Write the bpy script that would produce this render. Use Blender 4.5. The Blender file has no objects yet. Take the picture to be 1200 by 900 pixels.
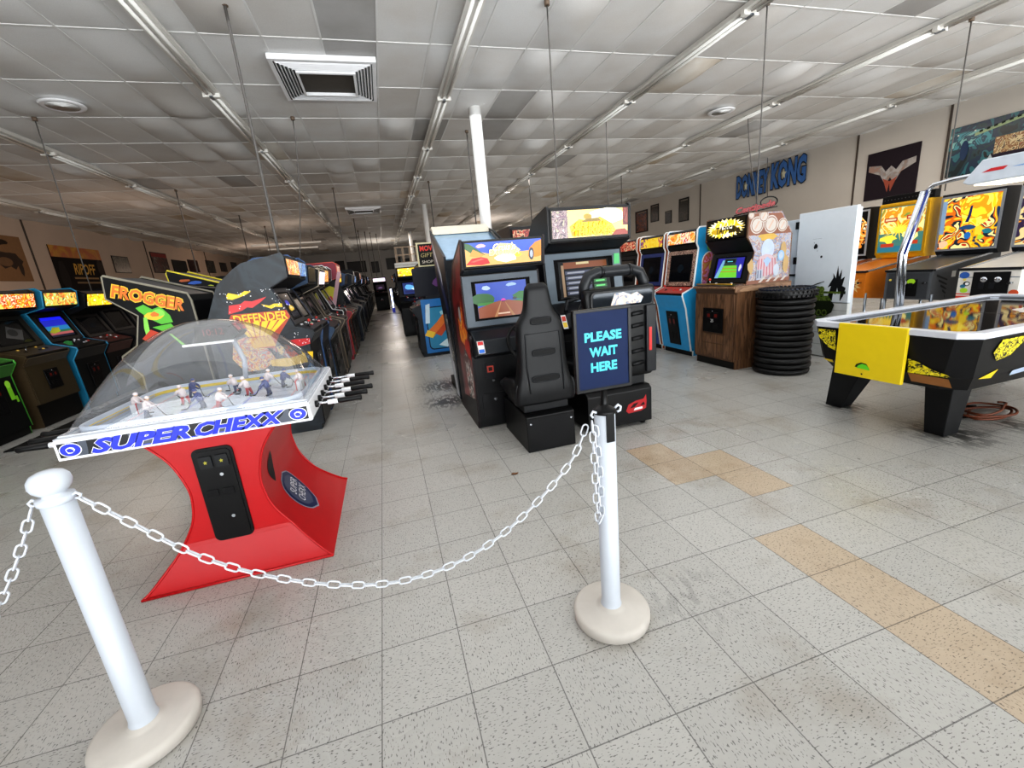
import bpy, bmesh, math, random
from mathutils import Vector, Matrix
random.seed(7)
PI = math.pi
scene = bpy.context.scene
COL = scene.collection
# ------------------------------------------------------------------ materials
_mats = {}
def hexc(h):
    if isinstance(h, (tuple, list)): return tuple(h[:3])
    h = h.lstrip('#'); v = [int(h[i:i+2], 16)/255 for i in (0, 2, 4)]
    return tuple(((x/12.92) if x <= .04045 else ((x+.055)/1.055)**2.4) for x in v)
def new_mat(name):
    m = bpy.data.materials.new(name); m.use_nodes = True
    nt = m.node_tree; b = nt.nodes['Principled BSDF']
    return m, nt, b
def c(h, rough=.5, metal=0.0, em=0.0, var=.12, spec=.5, nscale=14):
    if max(hexc(h)) < .035 and spec == .5: spec = .28
    key = ('c', h, rough, metal, em, var, spec)
    if key in _mats: return _mats[key]
    m, nt, b = new_mat('paint_%s' % str(h).strip('#'))
    col = hexc(h)
    b.inputs['Roughness'].default_value = rough
    b.inputs['Metallic'].default_value = metal
    b.inputs['Specular IOR Level'].default_value = spec
    tc = nt.nodes.new('ShaderNodeTexCoord'); n = nt.nodes.new('ShaderNodeTexNoise')
    n.inputs['Scale'].default_value = nscale; n.inputs['Detail'].default_value = 3
    nt.links.new(tc.outputs['Object'], n.inputs['Vector'])
    mx = nt.nodes.new('ShaderNodeMix'); mx.data_type = 'RGBA'
    mx.inputs['A'].default_value = (*[x*(1-var) for x in col], 1)
    mx.inputs['B'].default_value = (*[min(1, x*(1+var)+.002) for x in col], 1)
    nt.links.new(n.outputs['Fac'], mx.inputs['Factor'])
    kb = max(.10, .7-em*.7) if em else 1
    if em:
        dm = nt.nodes.new('ShaderNodeVectorMath'); dm.operation = 'SCALE'; dm.inputs['Scale'].default_value = kb
        nt.links.new(mx.outputs['Result'], dm.inputs[0]); nt.links.new(dm.outputs[0], b.inputs['Base Color'])
    else: nt.links.new(mx.outputs['Result'], b.inputs['Base Color'])
    if em:
        nt.links.new(mx.outputs['Result'], b.inputs['Emission Color'])
        b.inputs['Emission Strength'].default_value = em
    _mats[key] = m
    return m
def e(h, s=1.0): return c(h, rough=.35, em=s, var=.06)
def art(name, cols, scale=6, em=0.0, seed=0, rough=.3, stretch=(1, 1, 1), detail=2, dist=1.5, hard=True):
    """printed artwork: noise driven through a stepped colour ramp"""
    if name in _mats: return _mats[name]
    m, nt, b = new_mat(name)
    tc = nt.nodes.new('ShaderNodeTexCoord'); mp = nt.nodes.new('ShaderNodeMapping')
    mp.inputs['Location'].default_value = (seed*3.7, seed*1.3, seed*2.1)
    mp.inputs['Scale'].default_value = stretch
    n = nt.nodes.new('ShaderNodeTexNoise'); n.inputs['Scale'].default_value = scale
    n.inputs['Detail'].default_value = detail; n.inputs['Distortion'].default_value = dist
    r = nt.nodes.new('ShaderNodeValToRGB')
    r.color_ramp.interpolation = 'CONSTANT' if hard else 'LINEAR'
    k = len(cols); els = r.color_ramp.elements
    while len(els) < k: els.new(.5)
    for i, h in enumerate(cols):
        els[i].position = 0 if i == 0 else .30 + .42*i/k
        els[i].color = (*hexc(h), 1)
    nt.links.new(tc.outputs['Object'], mp.inputs['Vector']); nt.links.new(mp.outputs['Vector'], n.inputs['Vector'])
    nt.links.new(n.outputs['Fac'], r.inputs['Fac'])
    dm = nt.nodes.new('ShaderNodeVectorMath'); dm.operation = 'SCALE'; dm.inputs['Scale'].default_value = max(.10, .7-em*.7) if em > .05 else 1
    nt.links.new(r.outputs['Color'], dm.inputs[0]); nt.links.new(dm.outputs[0], b.inputs['Base Color'])
    b.inputs['Roughness'].default_value = rough
    if em:
        nt.links.new(r.outputs['Color'], b.inputs['Emission Color']); b.inputs['Emission Strength'].default_value = em
    _mats[name] = m
    return m
def clear(name, tint=(1, 1, 1), rough=.03, glossmin=.04, haze=.0):
    if name in _mats: return _mats[name]
    m = bpy.data.materials.new(name); m.use_nodes = True; nt = m.node_tree
    nt.nodes.clear()
    out = nt.nodes.new('ShaderNodeOutputMaterial'); mix = nt.nodes.new('ShaderNodeMixShader')
    tr = nt.nodes.new('ShaderNodeBsdfTransparent'); gl = nt.nodes.new('ShaderNodeBsdfGlossy')
    tr.inputs['Color'].default_value = (*tint, 1); gl.inputs['Roughness'].default_value = rough
    lw = nt.nodes.new('ShaderNodeLayerWeight'); lw.inputs['Blend'].default_value = .25
    mr = nt.nodes.new('ShaderNodeMapRange'); mr.inputs['To Min'].default_value = glossmin; mr.inputs['To Max'].default_value = .55
    nt.links.new(lw.outputs['Facing'], mr.inputs['Value'])
    nt.links.new(mr.outputs['Result'], mix.inputs['Fac'])
    nt.links.new(tr.outputs[0], mix.inputs[1]); nt.links.new(gl.outputs[0], mix.inputs[2])
    if haze:
        df = nt.nodes.new('ShaderNodeBsdfDiffuse'); df.inputs['Color'].default_value = (.85, .87, .9, 1)
        n = nt.nodes.new('ShaderNodeTexNoise'); n.inputs['Scale'].default_value = 3
        ml = nt.nodes.new('ShaderNodeMath'); ml.operation = 'MULTIPLY'; ml.inputs[1].default_value = haze*2
        nt.links.new(n.outputs['Fac'], ml.inputs[0])
        m2 = nt.nodes.new('ShaderNodeMixShader'); nt.links.new(ml.outputs[0], m2.inputs['Fac'])
        nt.links.new(mix.outputs[0], m2.inputs[1]); nt.links.new(df.outputs[0], m2.inputs[2])
        nt.links.new(m2.outputs[0], out.inputs['Surface'])
    else:
        nt.links.new(mix.outputs[0], out.inputs['Surface'])
    _mats[name] = m
    return m
BLK = c('#060607', .4); BLK2 = c('#0a0a0b', .5); DKGREY = c('#1c1e20', .45); GREY = c('#6d7276', .45)
WHITE = c('#e9eaec', .4, var=.04); CHROME = c('#c8ccd2', .18, 1.0); STEEL = c('#8d949c', .3, .9)
SCREEN_OFF = c('#06070a', .08, spec=.6)
# ------------------------------------------------------------------ geometry helpers
class MB:
    def __init__(s): s.v = []; s.f = []; s.m = []; s.mats = []; s.smooth = []
    def mi(s, mat):
        if mat not in s.mats: s.mats.append(mat)
        return s.mats.index(mat)
    def add(s, vs, fs, mat, smooth=False):
        o = len(s.v); k = s.mi(mat); s.v += [tuple(v) for v in vs]
        for f in fs: s.f.append([o+i for i in f]); s.m.append(k); s.smooth.append(smooth)
        return s
    def box(s, x0, x1, y0, y1, z0, z1, mat):
        v = [(x0,y0,z0),(x1,y0,z0),(x1,y1,z0),(x0,y1,z0),(x0,y0,z1),(x1,y0,z1),(x1,y1,z1),(x0,y1,z1)]
        return s.add(v, [(0,3,2,1),(4,5,6,7),(0,1,5,4),(1,2,6,5),(2,3,7,6),(3,0,4,7)], mat)
    def obox(s, o, ux, uy, un, mat):   # oriented box: corner o and three edge vectors
        o, ux, uy, un = map(Vector, (o, ux, uy, un))
        v = [o, o+ux, o+ux+uy, o+uy, o+un, o+ux+un, o+ux+uy+un, o+uy+un]
        return s.add(v, [(0,3,2,1),(4,5,6,7),(0,1,5,4),(1,2,6,5),(2,3,7,6),(3,0,4,7)], mat)
    def prism(s, poly, x0, x1, mat):   # poly of (y,z), extruded along x
        n = len(poly)
        v = [(x0, y, z) for y, z in poly] + [(x1, y, z) for y, z in poly]
        return s.add(v, [list(range(n)), list(range(2*n-1, n-1, -1))] + [(i+n, (i+1) % n+n, (i+1) % n, i) for i in range(n)], mat)
    def gprism(s, pts, d, mat):        # 3-D polygon extruded by vector d
        pts = [Vector(p) for p in pts]; d = Vector(d); n = len(pts)
        return s.add(pts+[p+d for p in pts], [list(range(n-1, -1, -1)), list(range(n, 2*n))] + [(i, (i+1) % n, (i+1) % n+n, i+n) for i in range(n)], mat)
    def poly(s, pts, mat): return s.add(pts, [list(range(len(pts)))], mat)
    def tube(s, pts, r, mat, n=8, closed=False, caps=True):
        pts = [Vector(p) for p in pts]; k = len(pts); vs = []; prev = None
        for i, p in enumerate(pts):
            a = pts[(i-1) % k] if (closed or i > 0) else p; b = pts[(i+1) % k] if (closed or i < k-1) else p
            t = (b-a).normalized() if (b-a).length > 1e-9 else Vector((0, 0, 1))
            if prev is None:
                u = t.cross(Vector((0, 0, 1)))
                if u.length < .05: u = t.cross(Vector((0, 1, 0)))
            else:
                u = prev - t*prev.dot(t)
            u.normalize(); prev = u; w = t.cross(u)
            rr = r[i] if isinstance(r, (list, tuple)) else r
            for j in range(n):
                a_ = 2*PI*j/n; vs.append(p + u*rr*math.cos(a_) + w*rr*math.sin(a_))
        fs = []
        for i in range(k if closed else k-1):
            i2 = (i+1) % k
            for j in range(n): fs.append((i*n+j, i*n+(j+1) % n, i2*n+(j+1) % n, i2*n+j))
        s.add(vs, fs, mat, True)
        if caps and not closed:
            o = len(s.v)-len(vs); km = s.mi(mat)
            for base, rev in ((0, True), ((k-1)*n, False)):
                f = [o+base+j for j in range(n)]
                s.f.append(f[::-1] if rev else f); s.m.append(km); s.smooth.append(False)
        return s
    def cyl(s, p0, p1, r, mat, n=14, r1=None): return s.tube([p0, p1], [r, r if r1 is None else r1], mat, n)
    def lathe(s, prof, mat, center=(0, 0, 0), n=32, axis='Z'):
        vs = []; k = len(prof); cx, cy, cz = center
        for r, z in prof:
            for j in range(n):
                a = 2*PI*j/n; x, y = r*math.cos(a), r*math.sin(a)
                p = (x, y, z) if axis == 'Z' else ((z, x, y) if axis == 'X' else (y, z, x))
                vs.append((cx+p[0], cy+p[1], cz+p[2]))
        fs = [(i*n+j, i*n+(j+1) % n, (i+1)*n+(j+1) % n, (i+1)*n+j) for i in range(k-1) for j in range(n)]
        if prof[0][0] > 1e-6: fs.append(list(range(n-1, -1, -1)))
        if prof[-1][0] > 1e-6: fs.append([(k-1)*n+j for j in range(n)])
        return s.add(vs, fs, mat, True)
    def ball(s, cpos, r, mat, n=12, sz=1.0):
        return s.lathe([(max(1e-6, r*math.sin(PI*i/8)), -r*sz*math.cos(PI*i/8)) for i in range(9)], mat, cpos, n)
    def loft(s, rings, mat, smooth=True, caps=True):
        n = len(rings[0]); vs = [p for r in rings for p in r]
        fs = [(i*n+j, i*n+(j+1) % n, (i+1)*n+(j+1) % n, (i+1)*n+j) for i in range(len(rings)-1) for j in range(n)]
        s.add(vs, fs, mat, smooth)
        if caps: s.add(rings[0], [list(range(n-1, -1, -1))], mat); s.add(rings[-1], [list(range(n))], mat)
        return s
    def build(s, name, parent=None, bevel=0, fix=True):
        me = bpy.data.meshes.new(name); me.from_pydata([tuple(v) for v in s.v], [], s.f)
        for m in s.mats: me.materials.append(m)
        me.polygons.foreach_set('material_index', s.m); me.polygons.foreach_set('use_smooth', s.smooth)
        me.update()
        if fix:
            bm = bmesh.new(); bm.from_mesh(me); bmesh.ops.remove_doubles(bm, verts=bm.verts, dist=1e-6)
            bmesh.ops.recalc_face_normals(bm, faces=bm.faces)
            bm.to_mesh(me); bm.free()
        o = bpy.data.objects.new(name, me); COL.objects.link(o)
        if parent is not None: o.parent = parent
        if bevel:
            b = o.modifiers.new('edge', 'BEVEL'); b.width = bevel; b.segments = 2; b.limit_method = 'ANGLE'; b.angle_limit = .6
        return o
def srect(cx, cy, z, hx, hy, p=4, n=28):     # superellipse ring in the xy plane
    out = []
    for j in range(n):
        a = 2*PI*j/n; ca, sa = math.cos(a), math.sin(a)
        out.append((cx+hx*math.copysign(abs(ca)**(2/p), ca), cy+hy*math.copysign(abs(sa)**(2/p), sa), z))
    return out
def tag(o, label=None, cat=None, group=None, kind=None):
    if label: o['label'] = label
    if cat: o['category'] = cat
    if group: o['group'] = group
    if kind: o['kind'] = kind
    return o
def thing(name, label, cat, loc=(0, 0, 0), rz=0, group=None):
    o = bpy.data.objects.new(name, None); COL.objects.link(o); o.empty_display_size = .1
    o.location = loc; o.rotation_euler = (0, 0, rz)
    return tag(o, label, cat, group)
class FR:      # a flat frame: origin, right, up, outward normal
    def __init__(s, o, ux, uy, w=1, h=1):
        s.o = Vector(o); s.ux = Vector(ux).normalized(); s.uy = Vector(uy).normalized()
        s.n = s.ux.cross(s.uy).normalized(); s.w = w; s.h = h
    def p(s, u, v, d=0): return s.o + s.ux*(u*s.w) + s.uy*(v*s.h) + s.n*d     # normalised
def decal(name, parent, fr, shapes, lift=.002, step=.0008, top=None):
    mb = MB()
    for i, (pts, mat) in enumerate(shapes):
        mb.poly([fr.p(u, v, lift+step*i) for u, v in pts], mat)
    return mb.build(name, parent, fix=False)
R01 = [(0, 0), (1, 0), (1, 1), (0, 1)]
def rc(x0, y0, x1, y1): return [(x0, y0), (x1, y0), (x1, y1), (x0, y1)]
def el(cx, cy, rx, ry, n=14, a0=0): return [(cx+rx*math.cos(2*PI*i/n+a0), cy+ry*math.sin(2*PI*i/n+a0)) for i in range(n)]
def burst(cx, cy, rx, ry, n=9, inner=.5, a0=.3):
    return [(cx+(rx if i % 2 == 0 else rx*inner)*math.cos(PI*i/n+a0), cy+(ry if i % 2 == 0 else ry*inner)*math.sin(PI*i/n+a0)) for i in range(2*n)]
def blob(cx, cy, rx, ry, n=11, seed=0, rag=.35):
    r = random.Random(seed); out = []
    for i in range(n):
        a = 2*PI*i/n; k = 1-rag*r.random(); out.append((cx+rx*k*math.cos(a), cy+ry*k*math.sin(a)))
    return out
def text(name, parent, s, fr, cu, cv, w, h, mat, shear=0, bold=0, lift=.004, depth=.0012, outline=None, oname='outline', rot=0):
    """lettering centred at (cu,cv) of frame fr (normalised), w x h in metres"""
    objs = []
    def one(nm, off, ml, lf):
        cu_ = bpy.data.curves.new(nm, 'FONT'); cu_.body = s; cu_.shear = shear; cu_.offset = off; cu_.resolution_u = 2; cu_.extrude = 0
        tmp = bpy.data.objects.new(nm, cu_); COL.objects.link(tmp); dg = bpy.context.evaluated_depsgraph_get()
        me = bpy.data.meshes.new_from_object(tmp.evaluated_get(dg)); bpy.data.objects.remove(tmp); bpy.data.curves.remove(cu_)
        return me, lf, ml
    base, _, _ = one(name, 0, mat, lift)
    xs = [v.co.x for v in base.vertices]; ys = [v.co.y for v in base.vertices]
    bx, by = (min(xs)+max(xs))/2, (min(ys)+max(ys))/2; sx, sy = w/(max(xs)-min(xs)), h/(max(ys)-min(ys))
    bpy.data.meshes.remove(base)
    todo = [(name, bold, mat, lift)]
    if outline: todo.insert(0, (oname, bold+outline[1], outline[0], lift-.0018))
    ctr = fr.p(cu, cv)
    cr, sr = math.cos(rot), math.sin(rot)
    for nm, off, ml, lf in todo:
        me, _, _ = one(nm, off, ml, lf)
        for v in me.vertices:
            x, y = (v.co.x-bx)*sx, (v.co.y-by)*sy
            x, y = x*cr-y*sr, x*sr+y*cr
            v.co = ctr + fr.ux*x + fr.uy*y + fr.n*lf
        me.materials.clear(); me.materials.append(ml)
        o = bpy.data.objects.new(nm, me); COL.objects.link(o); o.parent = parent; objs.append(o)
    return objs[-1]
def ordinal(i): return ['first','second','third','fourth','fifth','sixth','seventh','eighth','ninth','tenth','eleventh','twelfth','thirteenth','fourteenth','fifteenth','sixteenth','seventeenth','eighteenth'][i-1]
# ------------------------------------------------------------------ camera
CZ = 1.415
cam_d = bpy.data.cameras.new('camera'); cam = bpy.data.objects.new('camera', cam_d); COL.objects.link(cam)
cam_d.sensor_width = 36; cam_d.lens = 500.22*36/1200; cam_d.clip_start = .02
r_ = Vector((0.95465, -0.28437, -0.08817)); d_ = Vector((-0.15446, -0.21988, -0.96322)); f_ = Vector((0.25452, 0.93316, -0.25383))
mw = Matrix.Identity(4)
for i in range(3):
    mw[i][0] = r_[i]; mw[i][1] = -d_[i]; mw[i][2] = -f_[i]
mw[0][3], mw[1][3], mw[2][3] = 0, 0, CZ
cam.matrix_world = mw; scene.camera = cam
scene.view_settings.view_transform = 'Standard'; scene.view_settings.look = 'Medium High Contrast'
scene.view_settings.exposure = -.12; scene.view_settings.gamma = 1
# ------------------------------------------------------------------ room
XL, XR, YF, YB, ZC = -9.5, 12.55, -2.6, 38.2, 4.09
TX, TY, TS = -.226, 1.2013, .305      # floor tile grid
def node_math(nt, op, a=None, b=None, v=None):
    n = nt.nodes.new('ShaderNodeMath'); n.operation = op
    for i, x in enumerate((a, b)):
        if x is None: continue
        if isinstance(x, (int, float)): n.inputs[i].default_value = x
        else: nt.links.new(x, n.inputs[i])
    return n.outputs[0]
def floor_mat(name, base, var):
    m, nt, b = new_mat(name); L = nt.links
    geo = nt.nodes.new('ShaderNodeNewGeometry'); sep = nt.nodes.new('ShaderNodeSeparateXYZ'); L.new(geo.outputs['Position'], sep.inputs[0])
    u = node_math(nt, 'DIVIDE', node_math(nt, 'SUBTRACT', sep.outputs['X'], TX), TS)
    v = node_math(nt, 'DIVIDE', node_math(nt, 'SUBTRACT', sep.outputs['Y'], TY), TS)
    fu, fv = node_math(nt, 'FLOOR', u), node_math(nt, 'FLOOR', v)
    cell = nt.nodes.new('ShaderNodeCombineXYZ'); L.new(fu, cell.inputs[0]); L.new(fv, cell.inputs[1])
    wn = nt.nodes.new('ShaderNodeTexWhiteNoise'); wn.noise_dimensions = '3D'; L.new(cell.outputs[0], wn.inputs['Vector'])
    # joints between tiles
    du = node_math(nt, 'ABSOLUTE', node_math(nt, 'SUBTRACT', node_math(nt, 'FRACT', u), .5))
    dv = node_math(nt, 'ABSOLUTE', node_math(nt, 'SUBTRACT', node_math(nt, 'FRACT', v), .5))
    joint = node_math(nt, 'GREATER_THAN', node_math(nt, 'MAXIMUM', du, dv), .4935)
    # dark chips, alternating direction from tile to tile
    par = node_math(nt, 'MODULO', node_math(nt, 'ABSOLUTE', node_math(nt, 'ADD', fu, fv)), 2)
    def chips(sx, sy, off):
        mp = nt.nodes.new('ShaderNodeMapping'); mp.inputs['Scale'].default_value = (sx, sy, 1); mp.inputs['Location'].default_value = (off, off, 0)
        L.new(geo.outputs['Position'], mp.inputs['Vector'])
        n = nt.nodes.new('ShaderNodeTexNoise'); n.noise_dimensions = '2D'; n.inputs['Scale'].default_value = 1; n.inputs['Detail'].default_value = 1.5
        L.new(mp.outputs[0], n.inputs['Vector']); return n.outputs['Fac']
    a_, b_ = chips(75, 190, 3), chips(190, 75, 9)
    mix = nt.nodes.new('ShaderNodeMix'); L.new(par, mix.inputs['Factor']); L.new(a_, mix.inputs['A']); L.new(b_, mix.inputs['B'])
    chip = nt.nodes.new('ShaderNodeMapRange'); chip.inputs['From Min'].default_value = .635; chip.inputs['From Max'].default_value = .70
    L.new(mix.outputs['Result'], chip.inputs['Value'])
    # grime
    big = nt.nodes.new('ShaderNodeTexNoise'); big.inputs['Scale'].default_value = .55; big.inputs['Detail'].default_value = 5; L.new(geo.outputs['Position'], big.inputs['Vector'])
    fine = nt.nodes.new('ShaderNodeTexNoise'); fine.inputs['Scale'].default_value = 22; fine.inputs['Detail'].default_value = 4; L.new(geo.outputs['Position'], fine.inputs['Vector'])
    spots = None
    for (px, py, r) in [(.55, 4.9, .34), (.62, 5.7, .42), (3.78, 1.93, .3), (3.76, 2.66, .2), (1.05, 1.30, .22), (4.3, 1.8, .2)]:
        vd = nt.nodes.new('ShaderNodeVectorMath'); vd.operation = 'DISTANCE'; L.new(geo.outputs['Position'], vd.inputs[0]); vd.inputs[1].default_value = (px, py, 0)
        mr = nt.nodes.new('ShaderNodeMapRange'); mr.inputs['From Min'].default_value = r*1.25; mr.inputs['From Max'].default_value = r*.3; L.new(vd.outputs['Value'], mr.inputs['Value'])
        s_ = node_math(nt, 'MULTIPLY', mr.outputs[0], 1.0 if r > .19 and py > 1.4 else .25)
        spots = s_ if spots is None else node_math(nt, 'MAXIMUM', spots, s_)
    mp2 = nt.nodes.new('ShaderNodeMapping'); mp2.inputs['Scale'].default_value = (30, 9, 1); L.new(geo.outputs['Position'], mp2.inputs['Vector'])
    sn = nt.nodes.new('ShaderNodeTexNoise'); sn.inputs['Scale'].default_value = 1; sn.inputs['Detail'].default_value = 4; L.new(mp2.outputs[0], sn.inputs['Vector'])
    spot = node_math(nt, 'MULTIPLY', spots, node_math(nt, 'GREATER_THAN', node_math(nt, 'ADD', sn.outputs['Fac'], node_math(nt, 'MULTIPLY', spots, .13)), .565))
    val = node_math(nt, 'ADD', 1 - var, node_math(nt, 'MULTIPLY', wn.outputs['Value'], var*1.6))
    val = node_math(nt, 'MULTIPLY', val, node_math(nt, 'ADD', .90, node_math(nt, 'MULTIPLY', big.outputs['Fac'], .18)))
    val = node_math(nt, 'MULTIPLY', val, node_math(nt, 'ADD', .93, node_math(nt, 'MULTIPLY', fine.outputs['Fac'], .14)))
    val = node_math(nt, 'MULTIPLY', val, node_math(nt, 'SUBTRACT', 1, node_math(nt, 'MULTIPLY', chip.outputs[0], .62)))
    val = node_math(nt, 'MULTIPLY', val, node_math(nt, 'SUBTRACT', 1, node_math(nt, 'MULTIPLY', joint, .62)))
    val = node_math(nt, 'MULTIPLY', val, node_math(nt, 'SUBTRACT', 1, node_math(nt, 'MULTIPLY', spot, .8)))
    hs = nt.nodes.new('ShaderNodeVectorMath'); hs.operation = 'SCALE'; hs.inputs[0].default_value = hexc(base); L.new(val, hs.inputs['Scale'])
    bs = nt.nodes.new('ShaderNodeTexNoise'); bs.inputs['Scale'].default_value = 1.9; bs.inputs['Detail'].default_value = 7; bs.inputs['Roughness'].default_value = .62; L.new(geo.outputs['Position'], bs.inputs['Vector'])
    bm_ = nt.nodes.new('ShaderNodeMapRange'); bm_.inputs['From Min'].default_value = .53; bm_.inputs['From Max'].default_value = .74; bm_.inputs['To Max'].default_value = .75; L.new(bs.outputs['Fac'], bm_.inputs['Value'])
    br = nt.nodes.new('ShaderNodeMix'); br.data_type = 'RGBA'; br.blend_type = 'MULTIPLY'; L.new(bm_.outputs[0], br.inputs['Factor']); L.new(hs.outputs[0], br.inputs['A']); br.inputs['B'].default_value = (.66, .58, .49, 1)
    L.new(br.outputs['Result'], b.inputs['Base Color'])
    rr = nt.nodes.new('ShaderNodeMapRange'); rr.inputs['To Min'].default_value = .16; rr.inputs['To Max'].default_value = .42
    L.new(big.outputs['Fac'], rr.inputs['Value']); L.new(rr.outputs[0], b.inputs['Roughness'])
    b.inputs['Specular IOR Level'].default_value = .5
    bp = nt.nodes.new('ShaderNodeBump'); bp.inputs['Strength'].default_value = .05; bp.inputs['Distance'].default_value = .02; L.new(fine.outputs['Fac'], bp.inputs['Height'])
    L.new(bp.outputs[0], b.inputs['Normal'])
    return m
FM = floor_mat('vinyl_tile', '#b1afaa', .05); FT = floor_mat('tan_vinyl_tile', '#b5a48e', .05)
tan = {(6,-3),(6,-2),(6,-1),(6,0),(6,3),(6,4),(7,3),(7,2)}
mb = MB(); i0, i1 = math.floor((XL-TX)/TS)-1, math.ceil((XR-TX)/TS)+1
j0, j1 = math.floor((YF-TY)/TS)-1, math.ceil((YB-TY)/TS)+1
NV = j1-j0+1
vs = [(TX+i*TS, TY+j*TS, 0) for i in range(i0, i1+1) for j in range(j0, j1+1)]
fa, fb = [], []
for i in range(i0, i1):
    for j in range(j0, j1):
        a = (i-i0)*NV+(j-j0); q = (a, a+NV, a+NV+1, a+1)
        (fb if (i, j) in tan else fa).append(q)
mb.add(vs, fa, FM); o = len(mb.v); mb.mi(FT)
for q in fb: mb.f.append(list(q)); mb.m.append(1); mb.smooth.append(False)
tag(mb.build('floor', fix=False), kind='structure')
# ceiling: 2 x 4 ft lay-in tiles, many sagging
def ceil_mat(name, base, stain):
    m, nt, b = new_mat(name); L = nt.links
    geo = nt.nodes.new('ShaderNodeNewGeometry'); n = nt.nodes.new('ShaderNodeTexNoise'); n.inputs['Scale'].default_value = 1.1; n.inputs['Detail'].default_value = 6
    n2 = nt.nodes.new('ShaderNodeTexNoise'); n2.inputs['Scale'].default_value = 140; n2.inputs['Detail'].default_value = 1
    L.new(geo.outputs['Position'], n.inputs['Vector']); L.new(geo.outputs['Position'], n2.inputs['Vector'])
    r = nt.nodes.new('ShaderNodeValToRGB'); r.color_ramp.elements[0].position = .35; r.color_ramp.elements[1].position = .62
    r.color_ramp.elements[0].color = (*hexc(stain), 1); r.color_ramp.elements[1].color = (*hexc(base), 1)
    L.new(n.outputs['Fac'], r.inputs['Fac'])
    v = node_math(nt, 'ADD', .9, node_math(nt, 'MULTIPLY', n2.outputs['Fac'], .18))
    hs = nt.nodes.new('ShaderNodeVectorMath'); hs.operation = 'SCALE'; L.new(r.outputs['Color'], hs.inputs[0]); L.new(v, hs.inputs['Scale'])
    L.new(hs.outputs[0], b.inputs['Base Color']); b.inputs['Roughness'].default_value = .85; b.inputs['Specular IOR Level'].default_value = .2
    return m
CM = [ceil_mat('ceiling_tile', '#dcdcdb', '#d2cfcb'), ceil_mat('ceiling_tile_stained', '#d6d2cb', '#b9ab98'), ceil_mat('ceiling_tile_grey', '#b3b2b1', '#a19f9c'), ceil_mat('ceiling_tile_dull', '#cfcdca', '#c4c0bb')]
TB = c('#d9d9d7', .5, var=.05)
CX0, CY0, CW, CH = .375, 7.09, .6025, 1.22
mb = MB(); rnd = random.Random(11)
ci0, ci1 = math.floor((XL-CX0)/CW), math.ceil((XR-CX0)/CW); cj0, cj1 = math.floor((YF-CY0)/CH), math.ceil((YB-CY0)/CH)
VENTS = [(-.26, 6.82), (-.22, 17.6)]
for i in range(ci0, ci1):
    for j in range(cj0, cj1):
        x0, y0 = CX0+i*CW, CY0+j*CH
        sag = max(0, rnd.gauss(.012, .014)); 
        if rnd.random() < .38: sag += rnd.uniform(.025, .07)
        if x0 > 2.5: sag += rnd.uniform(.0, .03)
        if any(abs(x0+CW/2-vx) < .95 and abs(y0+CH/2-vy) < 1.25 for vx, vy in VENTS): sag = 0
        ty = rnd.uniform(.30, .75); t = rnd.random()
        mat = CM[0] if t < .80 else CM[1] if t < .86 else CM[2] if t < .89 else CM[3]
        N = 6; vs = []
        for a in range(N+1):
            for b_ in range(N+1):
                u, w = a/N, b_/N
                ww = w**(math.log(.5)/math.log(ty))
                z = ZC - sag*(4*u*(1-u))**.7*(4*ww*(1-ww))**.9
                vs.append((x0+CW*u, y0+CH*w, z))
        mb.add(vs, [(a*(N+1)+b_, a*(N+1)+b_+1, (a+1)*(N+1)+b_+1, (a+1)*(N+1)+b_) for a in range(N) for b_ in range(N)], mat, True)
for i in range(ci0, ci1+1): mb.box(CX0+i*CW-.011, CX0+i*CW+.011, YF, YB, ZC-.006, ZC+.02, TB)
for j in range(cj0, cj1+1): mb.box(XL, XR, CY0+j*CH-.011, CY0+j*CH+.011, ZC-.0065, ZC+.02, TB)
mb.box(XL-.3, XR+.3, YF-.3, YB+.3, ZC+.3, ZC+.35, BLK2)
tag(mb.build('ceiling', fix=False), kind='structure')
# walls
def wall_mat(name, base):
    m, nt, b = new_mat(name); L = nt.links
    geo = nt.nodes.new('ShaderNodeNewGeometry'); n = nt.nodes.new('ShaderNodeTexNoise'); n.inputs['Scale'].default_value = .9; n.inputs['Detail'].default_value = 6
    L.new(geo.outputs['Position'], n.inputs['Vector']); v = node_math(nt, 'ADD', .86, node_math(nt, 'MULTIPLY', n.outputs['Fac'], .24))
    hs = nt.nodes.new('ShaderNodeVectorMath'); hs.operation = 'SCALE'; hs.inputs[0].default_value = hexc(base); L.new(v, hs.inputs['Scale'])
    L.new(hs.outputs[0], b.inputs['Base Color']); b.inputs['Roughness'].default_value = .7
    return m
WL, WR, WB = wall_mat('wall_paint_tan', '#c9b6a6'), wall_mat('wall_paint_grey', '#c6c0b8'), wall_mat('wall_paint_back', '#a8a6a3')
def struct(name, mb): return tag(mb.build(name), kind='structure')
struct('wall_left', MB().box(XL-.2, XL, YF, YB, 0, ZC+.3, WL))
struct('wall_right', MB().box(XR, XR+.2, YF, YB, 0, ZC+.3, WR))
struct('wall_back', MB().box(XL, XR, YB, YB+.2, 0, ZC+.3, WB))
SEAM = c('#4a4038', .6)
seams = MB()
k = 0
for y in (16.25, 22.9, 29.6): k += 1; struct('trim_%d' % k, MB().box(XL, XL+.02, y-.025, y+.025, 0, ZC, SEAM))
for y in (7.32, 9.29, 15.25, 21.2, 27.2): k += 1; struct('trim_%d' % k, MB().box(XR-.02, XR, y-.02, y+.02, 0, ZC, SEAM))
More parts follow.
